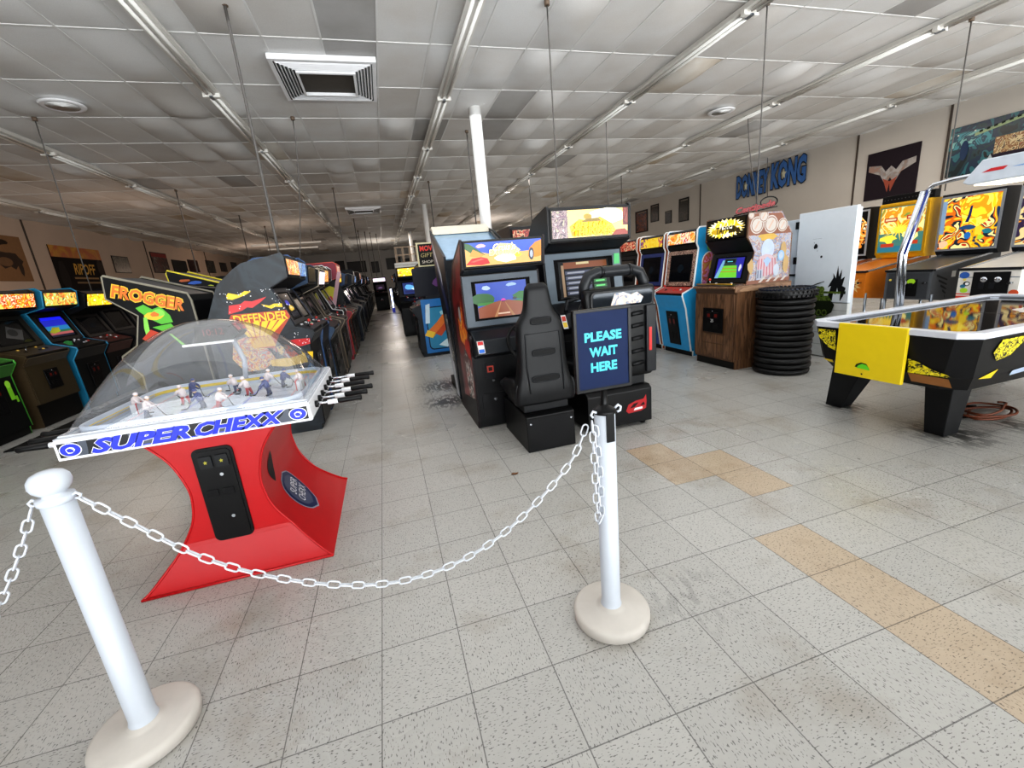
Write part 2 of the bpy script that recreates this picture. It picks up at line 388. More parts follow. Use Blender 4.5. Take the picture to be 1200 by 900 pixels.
# storefront behind the camera: glazed openings between mullions
FW = c('#cfcac2', .6); MUL = c('#9da0a3', .35, .7)
wf = MB(); wx = [-4.2, -1.2, 1.6, 4.4, 7.2, 10.0, 12.3]; z0, z1 = .25, 3.0
wf.box(XL, wx[0], YF-.2, YF, 0, ZC+.3, FW); wf.box(wx[0], XR, YF-.2, YF, z1, ZC+.3, FW); wf.box(wx[0], XR, YF-.2, YF, 0, z0, FW); wf.box(wx[-1], XR, YF-.2, YF, z0, z1, FW)
struct('wall_front', wf)
GLASS = clear('window_glass', (1, 1, 1), .01, .03)
for i in range(len(wx)-1):
    w = MB(); a, b_ = wx[i], wx[i+1]
    for q in ((a, a+.06, z0, z1), (b_-.06, b_, z0, z1), (a+.06, b_-.06, z0, z0+.06), (a+.06, b_-.06, z1-.06, z1)): w.box(q[0], q[1], YF-.12, YF-.02, q[2], q[3], MUL)
    wo = tag(w.build('window_%d' % (i+1)), kind='structure')
    MB().box(a+.06, b_-.06, YF-.075, YF-.065, z0+.06, z1-.06, GLASS).build('pane', wo)
k += 1
struct('baseboard_left', MB().box(XL, XL+.015, YF, YB, 0, .1, BLK2)); struct('baseboard_right', MB().box(XR-.015, XR, YF, YB, 0, .1, BLK2))
# ------------------------------------------------------------------ light
w = bpy.data.worlds.new('world'); scene.world = w; w.use_nodes = True; nt = w.node_tree
bg = nt.nodes['Background']; sky = nt.nodes.new('ShaderNodeTexSky'); sky.sky_type = 'HOSEK_WILKIE'; sky.sun_direction = (.2, -.5, .8); sky.turbidity = 3
nt.links.new(sky.outputs[0], bg.inputs['Color']); bg.inputs['Strength'].default_value = .6
def area(name, loc, rot, sx, sy, power, col=(1, 1, 1)):
    l = bpy.data.lights.new(name, 'AREA'); l.shape = 'RECTANGLE'; l.size = sx; l.size_y = sy; l.energy = power; l.color = col
    o = bpy.data.objects.new(name, l); COL.objects.link(o); o.location = loc; o.rotation_euler = rot; return o
# daylight through the shop windows (lamps just outside each pane)
area('window_daylight', (4.2, -7.5, 1.6), (PI/2, 0, 0), 22, 6.4, 2350, (.95, .98, 1))
area('pavement_bounce', (4.2, -6.4, -.5), (PI/2+.75, 0, 0), 22, 4, 3900, (.97, .99, 1))
# broad overhead fill added to brighten the floor, with no fitting behind it
area('overhead_fill', (1.5, 5.5, ZC-.16), (0, 0, 0), 11, 9, 270, (.96, .98, 1))
for (x, y, p, cc) in [(-3.5, 14, 60, (1, .8, .66)), (5, 14, 150, (1, .93, .86)), (-6.5, 12, 26, (1, .72, .55)), (9.5, 8, 90, (1, .9, .8)), (1, 26, 70, (1, .85, .72)), (8, 24, 90, (1, .9, .8))]:
    area('ceiling_fill', (x, y, ZC-.12), (0, 0, 0), 1.2, 2.4, p, cc)  # added fill at ceiling height for the depth; the tube rows stay unlit
for (x, y, z, p, cc) in [(-6.0, 14, 2.6, 15, (1, .66, .46)), (-3.2, 20, 2.6, 34, (1, .78, .62)), (.2, 30, 2.6, 110, (1, .9, .8)), (5.5, 22, 2.8, 75, (1, .85, .74)), (-6, 28, 2.8, 60, (1, .74, .58)), (.0, 15, 2.7, 10, (1, .8, .64))]:
    l = bpy.data.lights.new('far_fill', 'POINT'); l.energy = p; l.color = cc; l.shadow_soft_size = .6
    o = bpy.data.objects.new('far_fill', l); COL.objects.link(o); o.location = (x, y, z)  # warm point fill added to lift the far ceiling and back wall
# ------------------------------------------------------------------ ceiling fittings
CHAN = c('#dedcd6', .45, var=.05); TUBE = c('#efeeea', .3, var=.03)
strips = [(-8.15, 'fluorescent tube row close above the left wall'), (-4.98, 'fluorescent tube row over the left games, second from the left wall'), (-1.75, 'fluorescent tube row over the aisle cabinets, running past the square vent'),
          (1.31, 'fluorescent tube row along the ceiling beside the white columns'), (4.44, 'fluorescent tube row crossing above the blue lit sign post'),
          (7.52, 'fluorescent tube row between the two wall side ceiling rows on the right'), (10.5, 'fluorescent tube row nearest the right wall')]
for X, lab in strips:
    t = thing('fluorescent_light_row', lab, 'ceiling light', (X, 0, ZC), group='fluorescent tube rows on the ceiling')
    MB().box(-.065, .065, YF+.1, YB-.1, -.075, -.012, CHAN).box(-.095, .095, YF+.1, YB-.1, -.085, -.07, CHAN).build('channel', t)
    y = 7.18-2.52*4
    while y < YB-2.6:
        if y > YF+.2:
            MB().cyl((-.04, y+.07, -.105), (-.04, y+2.45, -.105), .019, TUBE, 8).cyl((.04, y+.07, -.105), (.04, y+2.45, -.105), .019, TUBE, 8).build('tube_pair', t)
        if y > YF+.2: MB().box(-.1, .1, y-.03, y+.03, -.13, -.07, CHAN).box(-.02, .02, y-.05, y+.05, -.14, -.12, STEEL).build('lamp_holder', t)
        y += 2.52
# a pair of tubes hung across, far back on the left
t = thing('hanging_tube_light', 'two long white tubes hung level across the far left ceiling', 'ceiling light', (-3.6, 22, 3.42))
for dy, z, a, b_ in ((0, .09, -1.6, 1.25), (.3, -.1, -1.05, 1.05)):
    MB().cyl((a, dy, z), (b_, dy, z-.02), .035, e('#e6dccf', .35), 8).build('tube', t)
for x in (-1, .9): MB().cyl((x, .15, .05), (x, .15, ZC-3.42), .008, BLK, 5).build('hanger', t)
def vent(x, y, lab, near=True):
    t = thing('ceiling_vent', lab, 'vent', (x, y, ZC-.045))
    S = .61
    def ring(mb, a, b_, za, zb, m):
        q = [(-1, -1), (1, -1), (1, 1), (-1, 1)]
        for i in range(4):
            p, r = q[i], q[(i+1) % 4]
            mb.add([(p[0]*a, p[1]*a, za), (r[0]*a, r[1]*a, za), (r[0]*b_, r[1]*b_, zb), (p[0]*b_, p[1]*b_, zb)], [(0, 1, 2, 3)], m)
    f = MB(); ring(f, S, S-.05, -.02, -.022, WHITE); ring(f, S, S, .04, -.02, WHITE); ring(f, S-.05, S-.05, -.022, .03, DKGREY); f.build('frame', t, fix=False)
    for i in range(6):
        a = S-.055-i*.038; m = MB(); ring(m, a, a-.022, -.002, -.032, WHITE); ring(m, a-.022, a-.027, -.032, -.028, WHITE); m.build('louvre', t, fix=False)
    m = MB(); ring(m, .35, .32, -.05, -.052, WHITE); ring(m, .35, .35, .0, -.05, WHITE); m.build('inner_frame', t, fix=False)
    MB().box(-.34, .34, -.34, .34, -.006, .01, c('#4d4842', .8)).build('dark_opening', t)
    MB().box(-S+.002, S-.002, -S+.002, S-.002, .012, .04, c('#3a3a3c', .6)).build('duct_box', t)
vent(-.26, 6.82, 'square white louvred air vent nearest the front of the ceiling')
vent(-.22, 17.6, 'square louvred air vent farther back along the ceiling')
def speaker(x, y, lab):
    t = thing('ceiling_speaker', lab, 'speaker', (x, y, ZC))
    MB().lathe([(.24, -.05), (.235, -.065), (.2, -.075), (.17, -.065)], WHITE, n=28).build('ring', t)
    MB().lathe([(.001, -.06), (.06, -.070), (.07, -.066), (.12, -.068), (.172, -.07)], c('#e2e2e0', .6), n=24).build('grille', t)
speaker(-3.64, 7.71, 'round white ceiling speaker on the left of the ceiling'); speaker(6.77, 7.7, 'round white ceiling speaker on the right of the ceiling')
for x, y, lab in ((1.89, 7.68, 'white support column nearest, behind the driving games'), (1.88, 16.7, 'white support column second along the aisle'), (1.9, 25.4, 'white support column farthest back')):
    t = thing('support_column', lab, 'column', (x, y, 0), group='white columns')
    MB().lathe([(.095, .02), (.095, ZC-.02)], c('#f2f2f0', .35, var=.02), n=24).build('shaft', t)
    MB().box(-.14, .14, -.14, .14, ZC-.03, ZC-.005, WHITE).build('top_plate', t); MB().box(-.16, .16, -.16, .16, 0, .02, WHITE).build('base_plate', t)
CORD = c('#55524f', .6)
def cord(x, y, zb, lab, dx=0, dy=0, r=.008):
    t = thing('power_cord', lab, 'cord', (x, y, 0), group='power cords dropping from the ceiling')
    n = 9; pts = [(dx*(1-i/n)**1.5, dy*(1-i/n), zb+(ZC-.02-zb)*i/n) for i in range(n+1)]
    MB().tube(pts, r, CORD, 6).build('cable', t)
    MB().cyl((0, 0, ZC-.05), (0, 0, ZC), .03, c('#6a5a4c', .7), 8).build('ceiling_plug', t)
cord(-1.0, 5.26, 1.72, 'grey cord dropping behind the hockey table dome', r=.014)
cord(2.08, 4.89, 1.2, 'dark cord dropping behind the tall truck game')
cord(4.61, 4.59, 1.86, 'dark cord dropping onto the wooden cabinet marquee')
cord(7.9, 4.55, 1.98, 'dark cord dropping to the pinball machines on the right')
cord(-4.29, 8.3, 1.7, 'dark cord hanging over the far left games')
cord(4.58, 8.23, 1.4, 'dark cord hanging in front of the right ceiling rows')
cord(-.95, 8.25, 1.78, 'dark cord beyond the square vent, over the aisle cabinets', dx=-.35)
cord(-4.49, 13.2, 1.5, 'thin cord hanging far along the left side', r=.014); cord(7.7, 8.0, 2.2, 'short slanting cord beside the blue wall lettering', dx=.4)
cord(-.89, 13.6, 1.6, 'thin cord over the middle of the aisle cabinets', r=.014); cord(1.99, 8.9, 1.5, 'thin cord beside the near white column', r=.012)
cord(-4.2, 17.1, 1.6, 'thin cord hanging deep on the left', r=.016); cord(-4.2, 20.5, 1.6, 'thin cord hanging deepest on the left', r=.016)
cord(-.7, 19.5, 1.7, 'thin cord far along the aisle', r=.016); cord(4.6, 12.9, 1.4, 'thin cord far behind the truck game', r=.014)
cord(7.83, 13.2, 1.4, 'thin cord far back toward the right wall', r=.014); cord(1.7, 13.2, 1.8, 'thin cord between the white columns', r=.014)
for i, x in enumerate((-.75, -.45, -.2, .1)):
    cord(x, 24+.6*i, 1.8, 'thin cord in the cluster at the far end of the aisle', r=.018)
# ------------------------------------------------------------------ wall pictures
def picture(name, lab, side, y, z, w, h, base, shapes, cat='poster', group=None):
    X = XR if side == 'r' else XL
    s = -1 if side == 'r' else 1          # outward normal sign along x
    t = thing(name, lab, cat, (X + s*.004, y, z), group=group)
    ux = (0, -s*-1, 0) if False else ((0, -1, 0) if side == 'r' else (0, 1, 0))
    fr = FR((s*.02, (w/2 if side == 'r' else -w/2), -h/2), ux, (0, 0, 1), w, h)
    MB().box(min(0, s*.018), max(0, s*.018), -w/2, w/2, -h/2, h/2, base).build('sheet', t)
    if shapes: decal('print', t, fr, shapes, .002)
    return t, fr
P = lambda n, cols, sc=5, **k: art(n, cols, sc, **k)
# right wall
t, fr = picture('fabric_banner', 'square dark plum banner with a bronze winged chevron on the right wall', 'r', 8.4, 2.94, 1.17, 1.13, c('#241a22', .8), [], 'banner')
decal('winged_emblem', t, fr, [([(.05, .74), (.05, .62), (.30, .50), (.42, .28), (.5, .42), (.58, .28), (.70, .50), (.95, .62), (.95, .74), (.70, .70), (.6, .56), (.5, .66), (.4, .56), (.30, .70)], P('silver_wing', ['#7d7876', '#a8a29e', '#8d8682', '#96786a'], 4, hard=False)),
      ([(.36, .42), (.47, .12), (.5, .3), (.53, .12), (.64, .42), (.5, .34)], c('#9a4a34', .6))])
t, fr = picture('space_banner', 'wide blue-green banner with a machinery scene, above the pinball machines', 'r', 6.55, 3.08, 1.42, 1.0, P('scifi_dark', ['#0e2024', '#1a3a40', '#122c44', '#2a6870', '#0c1418'], 2.2), [], 'banner')
decal('print', t, fr, [(rc(.0, .55, .5, .85), P('scifi_teal', ['#2a6f7a', '#3f8d96', '#1b4256', '#7ab0ac'], 4)), ([(.3, .8), (1, .98), (1, .92), (.3, .74)], c('#a8b890', .6)), (rc(.55, .3, .9, .62), P('scifi_sand', ['#b79a6a', '#8a5f3a', '#d3bf93', '#5b4a38', '#b06848'], 7)),
      (rc(.5, .08, .9, .3), c('#2a2030', .6)), ([(.42, .0), (.52, .32), (.6, .08), (1, .16), (1, 0)], c('#aeb9bd', .6)), (rc(.58, .05, .72, .1), c('#a83038', .6)), (el(.2, .5, .05, .2), c('#1a3558', .6))] +
      [(el(x, .83+.02*i, .012, .014, 8), c('#e8efe0', .5)) for i, x in enumerate((.1, .3, .62))] + [([(.35+i*.08, .79+i*.02), (.39+i*.08, .80+i*.02), (.39+i*.08, .84+i*.02), (.35+i*.08, .83+i*.02)], c('#122018', .6)) for i in range(8)])
for (y, z, w, h, lab, cs, sd) in [(18.27, 3.43, .62, .75, 'dark framed picture on the right wall, second of three, narrow and tall', ['#16110f', '#2c1c18', '#3f2a24'], 1), (17.26, 3.12, .45, .52, 'smallest dark framed picture on the right wall', ['#0d0d12', '#24242c', '#101018'], 2),
                              (16.23, 3.27, .63, .92, 'dark framed picture with pale top band, nearest of the right wall row', ['#15120f', '#231d18', '#3a322a'], 3), (19.35, 3.2, 1.05, 1.0, 'wide colourful poster just right of the tall truck game', ['#2a1c1a', '#5b2a20', '#8a4a30', '#3a3c4a', '#201a1c'], 4)]:
    t, fr = picture('framed_picture', lab, 'r', y, z, w, h, BLK2, [(rc(.08, .05, .92, .95), P('pic_%d' % sd, cs, 4, seed=sd)), (rc(.2, .88, .9, .92), c('#8d8478', .6))])
# blue cut-out lettering
t = thing('wall_lettering', 'blue cut-out lettering with black edge high on the right wall', 'sign', (XR-.03, 12.05, 3.58))
fr = FR((0, 0, 0), (0, -1, 0), (0, 0, 1))
BLU = c('#3f6fae', .5); 
mb = MB()
text('letters', t, 'DONKEY', fr, -.64, -.03, 1.30, .64, BLU, bold=.05, lift=.03, outline=(c('#101822', .6), .035), oname='black_backing', rot=.0)
text('letters', t, 'KONG', fr, .74, .03, 1.18, .68, BLU, bold=.05, lift=.03, outline=(c('#101822', .6), .035), oname='black_backing', rot=.0)
STAR = c('#d8d4ba', .5)
decal('star', t, fr, [(burst(-.88, -.05, .09, .16, 5, .45, PI/2), STAR)], .034); decal('star', t, fr, [(burst(.60, .02, .1, .17, 5, .45, PI/2), STAR)], .034)
# left wall
t, fr = picture('hanging_scroll', 'large tan cloth hanging with dark brush drawing at the left end of the wall', 'l', 15.15, 2.95, 1.55, 1.2, c('#8d6a48', .8), [(blob(.62, .45, .32, .26, 14, 3, .5), c('#3a2a1e', .8)), (blob(.55, .85, .22, .1, 10, 5, .5), c('#33261c', .8)), (el(.5, .42, .16, .1), c('#7a5c40', .8)), (blob(.8, .3, .06, .2, 8, 7), c('#3a2a1e', .8))], 'hanging')
t, fr = picture('fabric_banner', 'dark banner with yellow top and gold lettering on the left wall', 'l', 18.2, 2.72, 2.5, 1.45, c('#1a1210', .8), [(rc(0, .76, 1, 1), P('banner_yellow', ['#d9a826', '#c28a2a', '#b5622e'], 2, hard=False)), (blob(.13, .35, .12, .34, 10, 2), c('#2b2523', .8)), (blob(.92, .5, .08, .3, 10, 4), c('#3a2c26', .8)), (rc(.3, .30, .8, .34), c('#9a7a50', .7)), (rc(.32, .2, .86, .24), c('#8a7050', .7))], 'banner')
text('lettering', t, 'RIPOFF', fr, .56, .52, 1.1, .34, c('#d3a440', .6), shear=.2, bold=.02, lift=.008)
for (y, z, w, h, lab, cs, sd) in [(20.7, 3.0, 1.1, .62, 'small grey-green framed print right of the gold lettered banner', ['#4a4a42', '#5c5a50', '#3a3a34'], 11), (23.9, 3.2, 1.5, .9, 'poster with red top edge on the left wall', ['#16100f', '#5d2420', '#2c1e1c', '#7a7068'], 12), (25.9, 3.1, 1.6, .62, 'dark wide poster right of the red topped one', ['#0d0c0e', '#1a1a20', '#121214'], 13),
                                  (27.6, 3.2, 1.3, .62, 'dark reddish poster above the yellow edged cabinet', ['#1a1010', '#421c1a', '#201818'], 14), (30.1, 3.25, 1.3, .7, 'small dark poster with pale figures, third from the far end of the left wall', ['#141412', '#5a5650', '#2c2a26'], 15), (32.3, 3.3, 1.2, .55, 'small dark poster second from the far end of the left wall', ['#191210', '#3a2c22'], 16), (34.5, 3.4, 1.2, .6, 'small dark poster at the far end of the left wall', ['#141010', '#2a2220'], 17)]:
    t, fr = picture('poster', lab, 'l', y, z, w, h, BLK2, [(rc(.03, .04, .97, .96), P('pic_%d' % sd, cs, 4, seed=sd))] + ([(rc(.03, .78, .97, .96), c('#8a2a26', .7))] if sd == 12 else []))
# pictures along the back wall
for i, (x, w) in enumerate([(-3.0, .7), (-1.75, 1.5), (-.3, .6), (1.2, 1.2), (2.3, .7), (-4.6, 1.2)]):
    t = thing('framed_picture', 'dark framed picture on the far back wall', 'picture', (x, YB-.005, 3.0-.12*i % .3), group='dark frames on the back wall')
    MB().box(-w/2, w/2, -.03, 0, -.45, .45, BLK2).build('frame', t); MB().box(-w/2+.05, w/2-.05, -.034, -.03, -.4, .4, c('#1c1a1a', .4)).build('print', t)
# ------------------------------------------------------------------ upright cabinets
# local frame: front faces -y, base centred on x, y = 0 at the front of the base
def inset(poly, d):
    n = len(poly); out = []; A = sum(poly[i][0]*poly[(i+1) % n][1]-poly[(i+1) % n][0]*poly[i][1] for i in range(n)); sg = 1 if A > 0 else -1
    for i in range(n):
        p0, p1, p2 = Vector(poly[i-1]), Vector(poly[i]), Vector(poly[(i+1) % n])
        e1, e2 = (p1-p0).normalized(), (p2-p1).normalized()
        n1, n2 = Vector((-e1.y, e1.x))*sg, Vector((-e2.y, e2.x))*sg
        b = n1+n2; b = b/max(.3, b.dot(n1)) if b.length > 1e-6 else n1
        out.append(tuple(p1+b*d))
    return out
def segframe(p0, p1, w, x0=None):
    return FR((-w/2 if x0 is None else x0, p0[0], p0[1]), (1, 0, 0), (0, p1[0]-p0[0], p1[1]-p0[1]), w, math.hypot(p1[0]-p0[0], p1[1]-p0[1]))
def slab(name, parent, p0, p1, w, th, mat, lift=0.0, bevel=0):
    f = segframe(p0, p1, w)
    return MB().obox(f.p(0, 0, lift), f.ux*f.w, f.uy*f.h, f.n*th, mat).build(name, parent, bevel=bevel), f
def lerp(a, b, t): return (a[0]+(b[0]-a[0])*t, a[1]+(b[1]-a[1])*t)
def sidefr(w, right=True):
    return FR((w/2, 0, 0), (0, 1, 0), (0, 0, 1)) if right else FR((-w/2, 0, 0), (0, -1, 0), (0, 0, 1))
STYLES = {   # cpf: panel front, cpb: panel back, scb/sct: screen, mb/mt: marquee, rf: roof points back, d: depth
 'std':  dict(d=.82, kick=.1, body=(.02, .74), cpf=(-.07, .88), cpb=(.20, 1.0), sct=(.36, 1.44), mb=(.14, 1.50), mt=(.11, 1.72), roof=[(.16, 1.76), (.82, 1.76)]),
 'slope': dict(d=.80, kick=.1, body=(.02, .72), cpf=(-.06, .86), cpb=(.17, .98), sct=(.34, 1.36), mb=(.08, 1.46), mt=(.03, 1.68), roof=[(.12, 1.73), (.55, 1.66), (.80, 1.5)]),
 'round': dict(d=.80, kick=.1, body=(.0, .80), cpf=(-.04, .98), cpb=(.13, 1.05), sct=(.31, 1.46), mb=(.12, 1.56), mt=(.10, 1.75), roof=[(.16, 1.80), (.5, 1.79), (.68, 1.70), (.79, 1.5), (.80, 1.3)]),
 'tall': dict(d=.84, kick=.1, body=(.02, .76), cpf=(-.08, .90), cpb=(.22, 1.02), sct=(.33, 1.5), mb=(.06, 1.60), mt=(.05, 1.84), roof=[(.1, 1.88), (.84, 1.88)]),
}
COIN = c('#101012', .35, .3); COINF = c('#2a2b2e', .3, .6)
def coin_door(parent, fr, u0, v0, u1, v1, mat=COIN, slots=True):
    mb = MB(); o = fr.p(u0, v0, .001); mb.obox(o, fr.ux*(u1-u0)*fr.w, fr.uy*(v1-v0)*fr.h, fr.n*.012, mat)
    d = mb.build('coin_door', parent, bevel=.003)
    if slots:
        w, h = (u1-u0)*fr.w, (v1-v0)*fr.h; f2 = FR(fr.p(u0, v0, .013), fr.ux, fr.uy, w, h)
        for cx in (.32, .68):
            MB().obox(f2.p(cx-.13, .58), f2.ux*w*.26, f2.uy*h*.26, f2.n*.006, COINF).build('coin_slot', d)
            decal('slot_light', d, FR(f2.p(cx-.07, .64, .006), f2.ux, f2.uy, w*.14, h*.14), [(R01, c('#7a1c14', .3, em=.06))], .001)
            MB().obox(f2.p(cx-.12, .18), f2.ux*w*.24, f2.uy*h*.2, f2.n*.004, BLK2).build('return_cup', d)
        MB().cyl(f2.p(.5, .9), f2.p(.5, .9)+f2.n*.012, .008, CHROME, 10).build('lock', d)
    return d
def joystick(parent, p, n, col):
    p = Vector(p); n = Vector(n)
    j = MB().cyl(p, p+n*.055, .005, CHROME, 6).cyl(p, p+n*.004, .022, BLK, 12).build('joystick', parent)
    MB().ball(p+n*.062, .016, col, 10).build('ball_knob', j)
def button(parent, p, n, col):
    p = Vector(p); n = Vector(n)
    MB().cyl(p-n*.002, p+n*.006, .016, col, 10).cyl(p, p+n*.010, .011, col, 10).build('button', parent)
def cabinet(label, loc, rz, w=.66, style='std', side='#15161a', trim=None, front='#131316', cp='#1b1b1f', marquee=None, screen=None, bezel='#101014', kick='#0a0a0b', btn=('#c22a22', '#e8e8e8', '#c22a22'), st=None, right_art=None, left_art=None, group=None, name='arcade_cabinet', lod=0, door=(.3, .3, .7, .85), sidemat=None, lip=None):
    S = dict(STYLES[style]);  S.update(st or {})
    t = thing(name, label, 'arcade game', loc, rz, group)
    d = S['d']; k = S['kick']; bf = S['body']
    prof = [(.03, 0), (.03, k), (0, k), bf, S['cpf'], (S['cpf'][0]+.005, S['cpf'][1]+.03), S['cpb'], S['sct'], S['mb'], S['mt']] + S['roof'] + [(d, 0)]
    T = .02; iw = w-2*T
    sm = sidemat or c(side, .42)
    inn = inset(prof, .012)
    MB().prism(inn, -iw/2, iw/2, c(front, .45) if lod else BLK2).build('body', t)
    for sgn, nm in ((1, 'side_panel'), (-1, 'side_panel')):
        x0, x1 = (w/2-T, w/2) if sgn > 0 else (-w/2, -w/2+T)
        MB().prism(prof, x0, x1, sm).build(nm, t)
        if trim: 
            pts = [((w/2-T/2)*sgn, y, z) for y, z in prof]
            MB().tube(pts, .0125, c(trim, .35), 5, closed=True).build('edge_trim', t)
    if lod < 2:
        slab('kick_plate', t, (.03, 0.005), (.03, k), iw, .01, c(kick, .5), -.004)
        fp, ff = slab('front_panel', t, (0, k), bf, iw, .012, c(front, .42), -.004)
        if door: coin_door(t, FR(ff.p(0, 0, .008), ff.ux, ff.uy, ff.w, ff.h), *door, slots=lod < 1)
        slab('panel_lip', t, bf, S['cpf'], iw, .012, c(lip or cp, .4), -.004)
        cpo, cf = slab('control_panel', t, (S['cpf'][0]+.005, S['cpf'][1]+.03), S['cpb'], iw, .012, c(cp, .35) if not isinstance(cp, bpy.types.Material) else cp, -.004)
        if lod < 1:
            joystick(cpo, cf.p(.25, .45, .008), cf.n, c(btn[0], .3))
            for i, u in enumerate((.55, .66, .77)): button(cpo, cf.p(u, .42+.05*i, .008), cf.n, c(btn[i % len(btn)], .3))
            for i, u in enumerate((.3, .7)): button(cpo, cf.p(u, .85, .008), cf.n, c(btn[1], .3))
    a, b_ = lerp(S['cpb'], S['sct'], .04), lerp(S['cpb'], S['sct'], .97)
    f = segframe(a, b_, iw)
    bz = MB(); bm_ = c(bezel, .4) if isinstance(bezel, str) else bezel
    for q in ((0, 0, 1, .11), (0, .89, 1, 1), (0, .11, .11, .89), (.89, .11, 1, .89)):
        bz.obox(f.p(q[0], q[1], -.006), f.ux*(q[2]-q[0])*f.w, f.uy*(q[3]-q[1])*f.h, f.n*.014, bm_)
    bzo = bz.build('bezel', t)
    sc = MB().obox(f.p(.11, .11, -.008), f.ux*.78*f.w, f.uy*.78*f.h, f.n*.009, SCREEN_OFF if not isinstance(screen, bpy.types.Material) else screen).build('screen', t)
    if lod < 2:
        ss = MB()
        for q in ((.11, .11, .89, .15), (.11, .85, .89, .89), (.11, .15, .16, .85), (.84, .15, .89, .85)): ss.obox(f.p(q[0], q[1], -.002), f.ux*(q[2]-q[0])*f.w, f.uy*(q[3]-q[1])*f.h, f.n*.006, c('#040405', .7, spec=.15))
        ss.build('screen_surround', sc)
    sf = FR(f.p(.165, .155, .001), f.ux, f.uy, .67*f.w, .69*f.h)
    if callable(screen): screen(sc, sf)
    elif isinstance(screen, list): decal('game_picture', sc, sf, screen, .001)
    slab('speaker_panel', t, S['sct'], S['mb'], iw, .01, BLK, -.004)
    mo, mf = slab('marquee', t, lerp(S['mb'], S['mt'], .06), lerp(S['mb'], S['mt'], .96), iw-.01, .012, BLK, -.004)
    mq = FR(mf.p(.02, .06, .009), mf.ux, mf.uy, mf.w*.96, mf.h*.88)
    if callable(marquee): marquee(mo, mq)
    elif marquee is not None:
        decal('lit_art', mo, mq, [(R01, marquee)] if isinstance(marquee, bpy.types.Material) else marquee, .001)
    if right_art: right_art(t, sidefr(w, True))
    if left_art: left_art(t, sidefr(w, False))
    return t
AISLE_L, AISLE_R = PI/2, -PI/2        # turned to face +x / -x
def mqm(name, cols, em=1.3, sc=9, seed=0): return art(name, cols, sc, em=em, seed=seed, dist=2.5)
MQ = {'fire': mqm('marquee_fire', ['#ffdf6a', '#f79a2a', '#e2501a', '#fff2c0', '#c9381a'], 1.2, 9, 1), 'gold': mqm('marquee_gold', ['#ffe94a', '#ffd21e', '#e8a018', '#fff8b8'], 1.4, 8, 2), 'blue': mqm('marquee_blue', ['#1c3f9a', '#4a90e0', '#c8e4ff', '#122a5a'], .8, 8, 3),
      'red': mqm('marquee_red', ['#7a1814', '#d23a26', '#f7c9a0', '#3c0c0a'], .6, 9, 4), 'white': mqm('marquee_white', ['#fff4e8', '#ffe2d0', '#d8c8ff', '#ffffff'], 1.6, 6, 5), 'dim': mqm('marquee_dim', ['#3a3428', '#6a5a3a', '#23242c', '#8a7a5a'], .12, 9, 6),
      'green': mqm('marquee_green', ['#e8f4c0', '#bfe06a', '#f8c85a', '#f07a3a', '#3c8a5a'], 1.1, 10, 7), 'off': mqm('marquee_off', ['#23242a', '#383a44', '#5a4a3c', '#1a1a1e'], .03, 10, 8)}
SCR = {'sea': [(R01, e('#141a3a', .5)), (rc(0, .55, 1, .9), e('#2430c8', .8)), (rc(0, .33, 1, .55), e('#2a8ac8', .7)), (rc(0, .22, 1, .33), e('#2a7a50', .7)), (rc(0, .1, 1, .22), e('#c06868', .7)), (rc(.05, .86, .95, 1), e('#1a22ff', 1.0))],
       'blue': [(R01, e('#1a3a8a', .6)), (blob(.4, .6, .35, .3, 9, 1), e('#6ab8f0', 1)), (rc(.1, .1, .9, .3), e('#0f1f6a', .6)), (blob(.65, .45, .2, .12, 8, 5), e('#d0ecff', 1))],
       'dark': [(R01, c('#0a0c12', .06)), (blob(.5, .5, .2, .2, 8, 3), c('#14202a', .1))]}
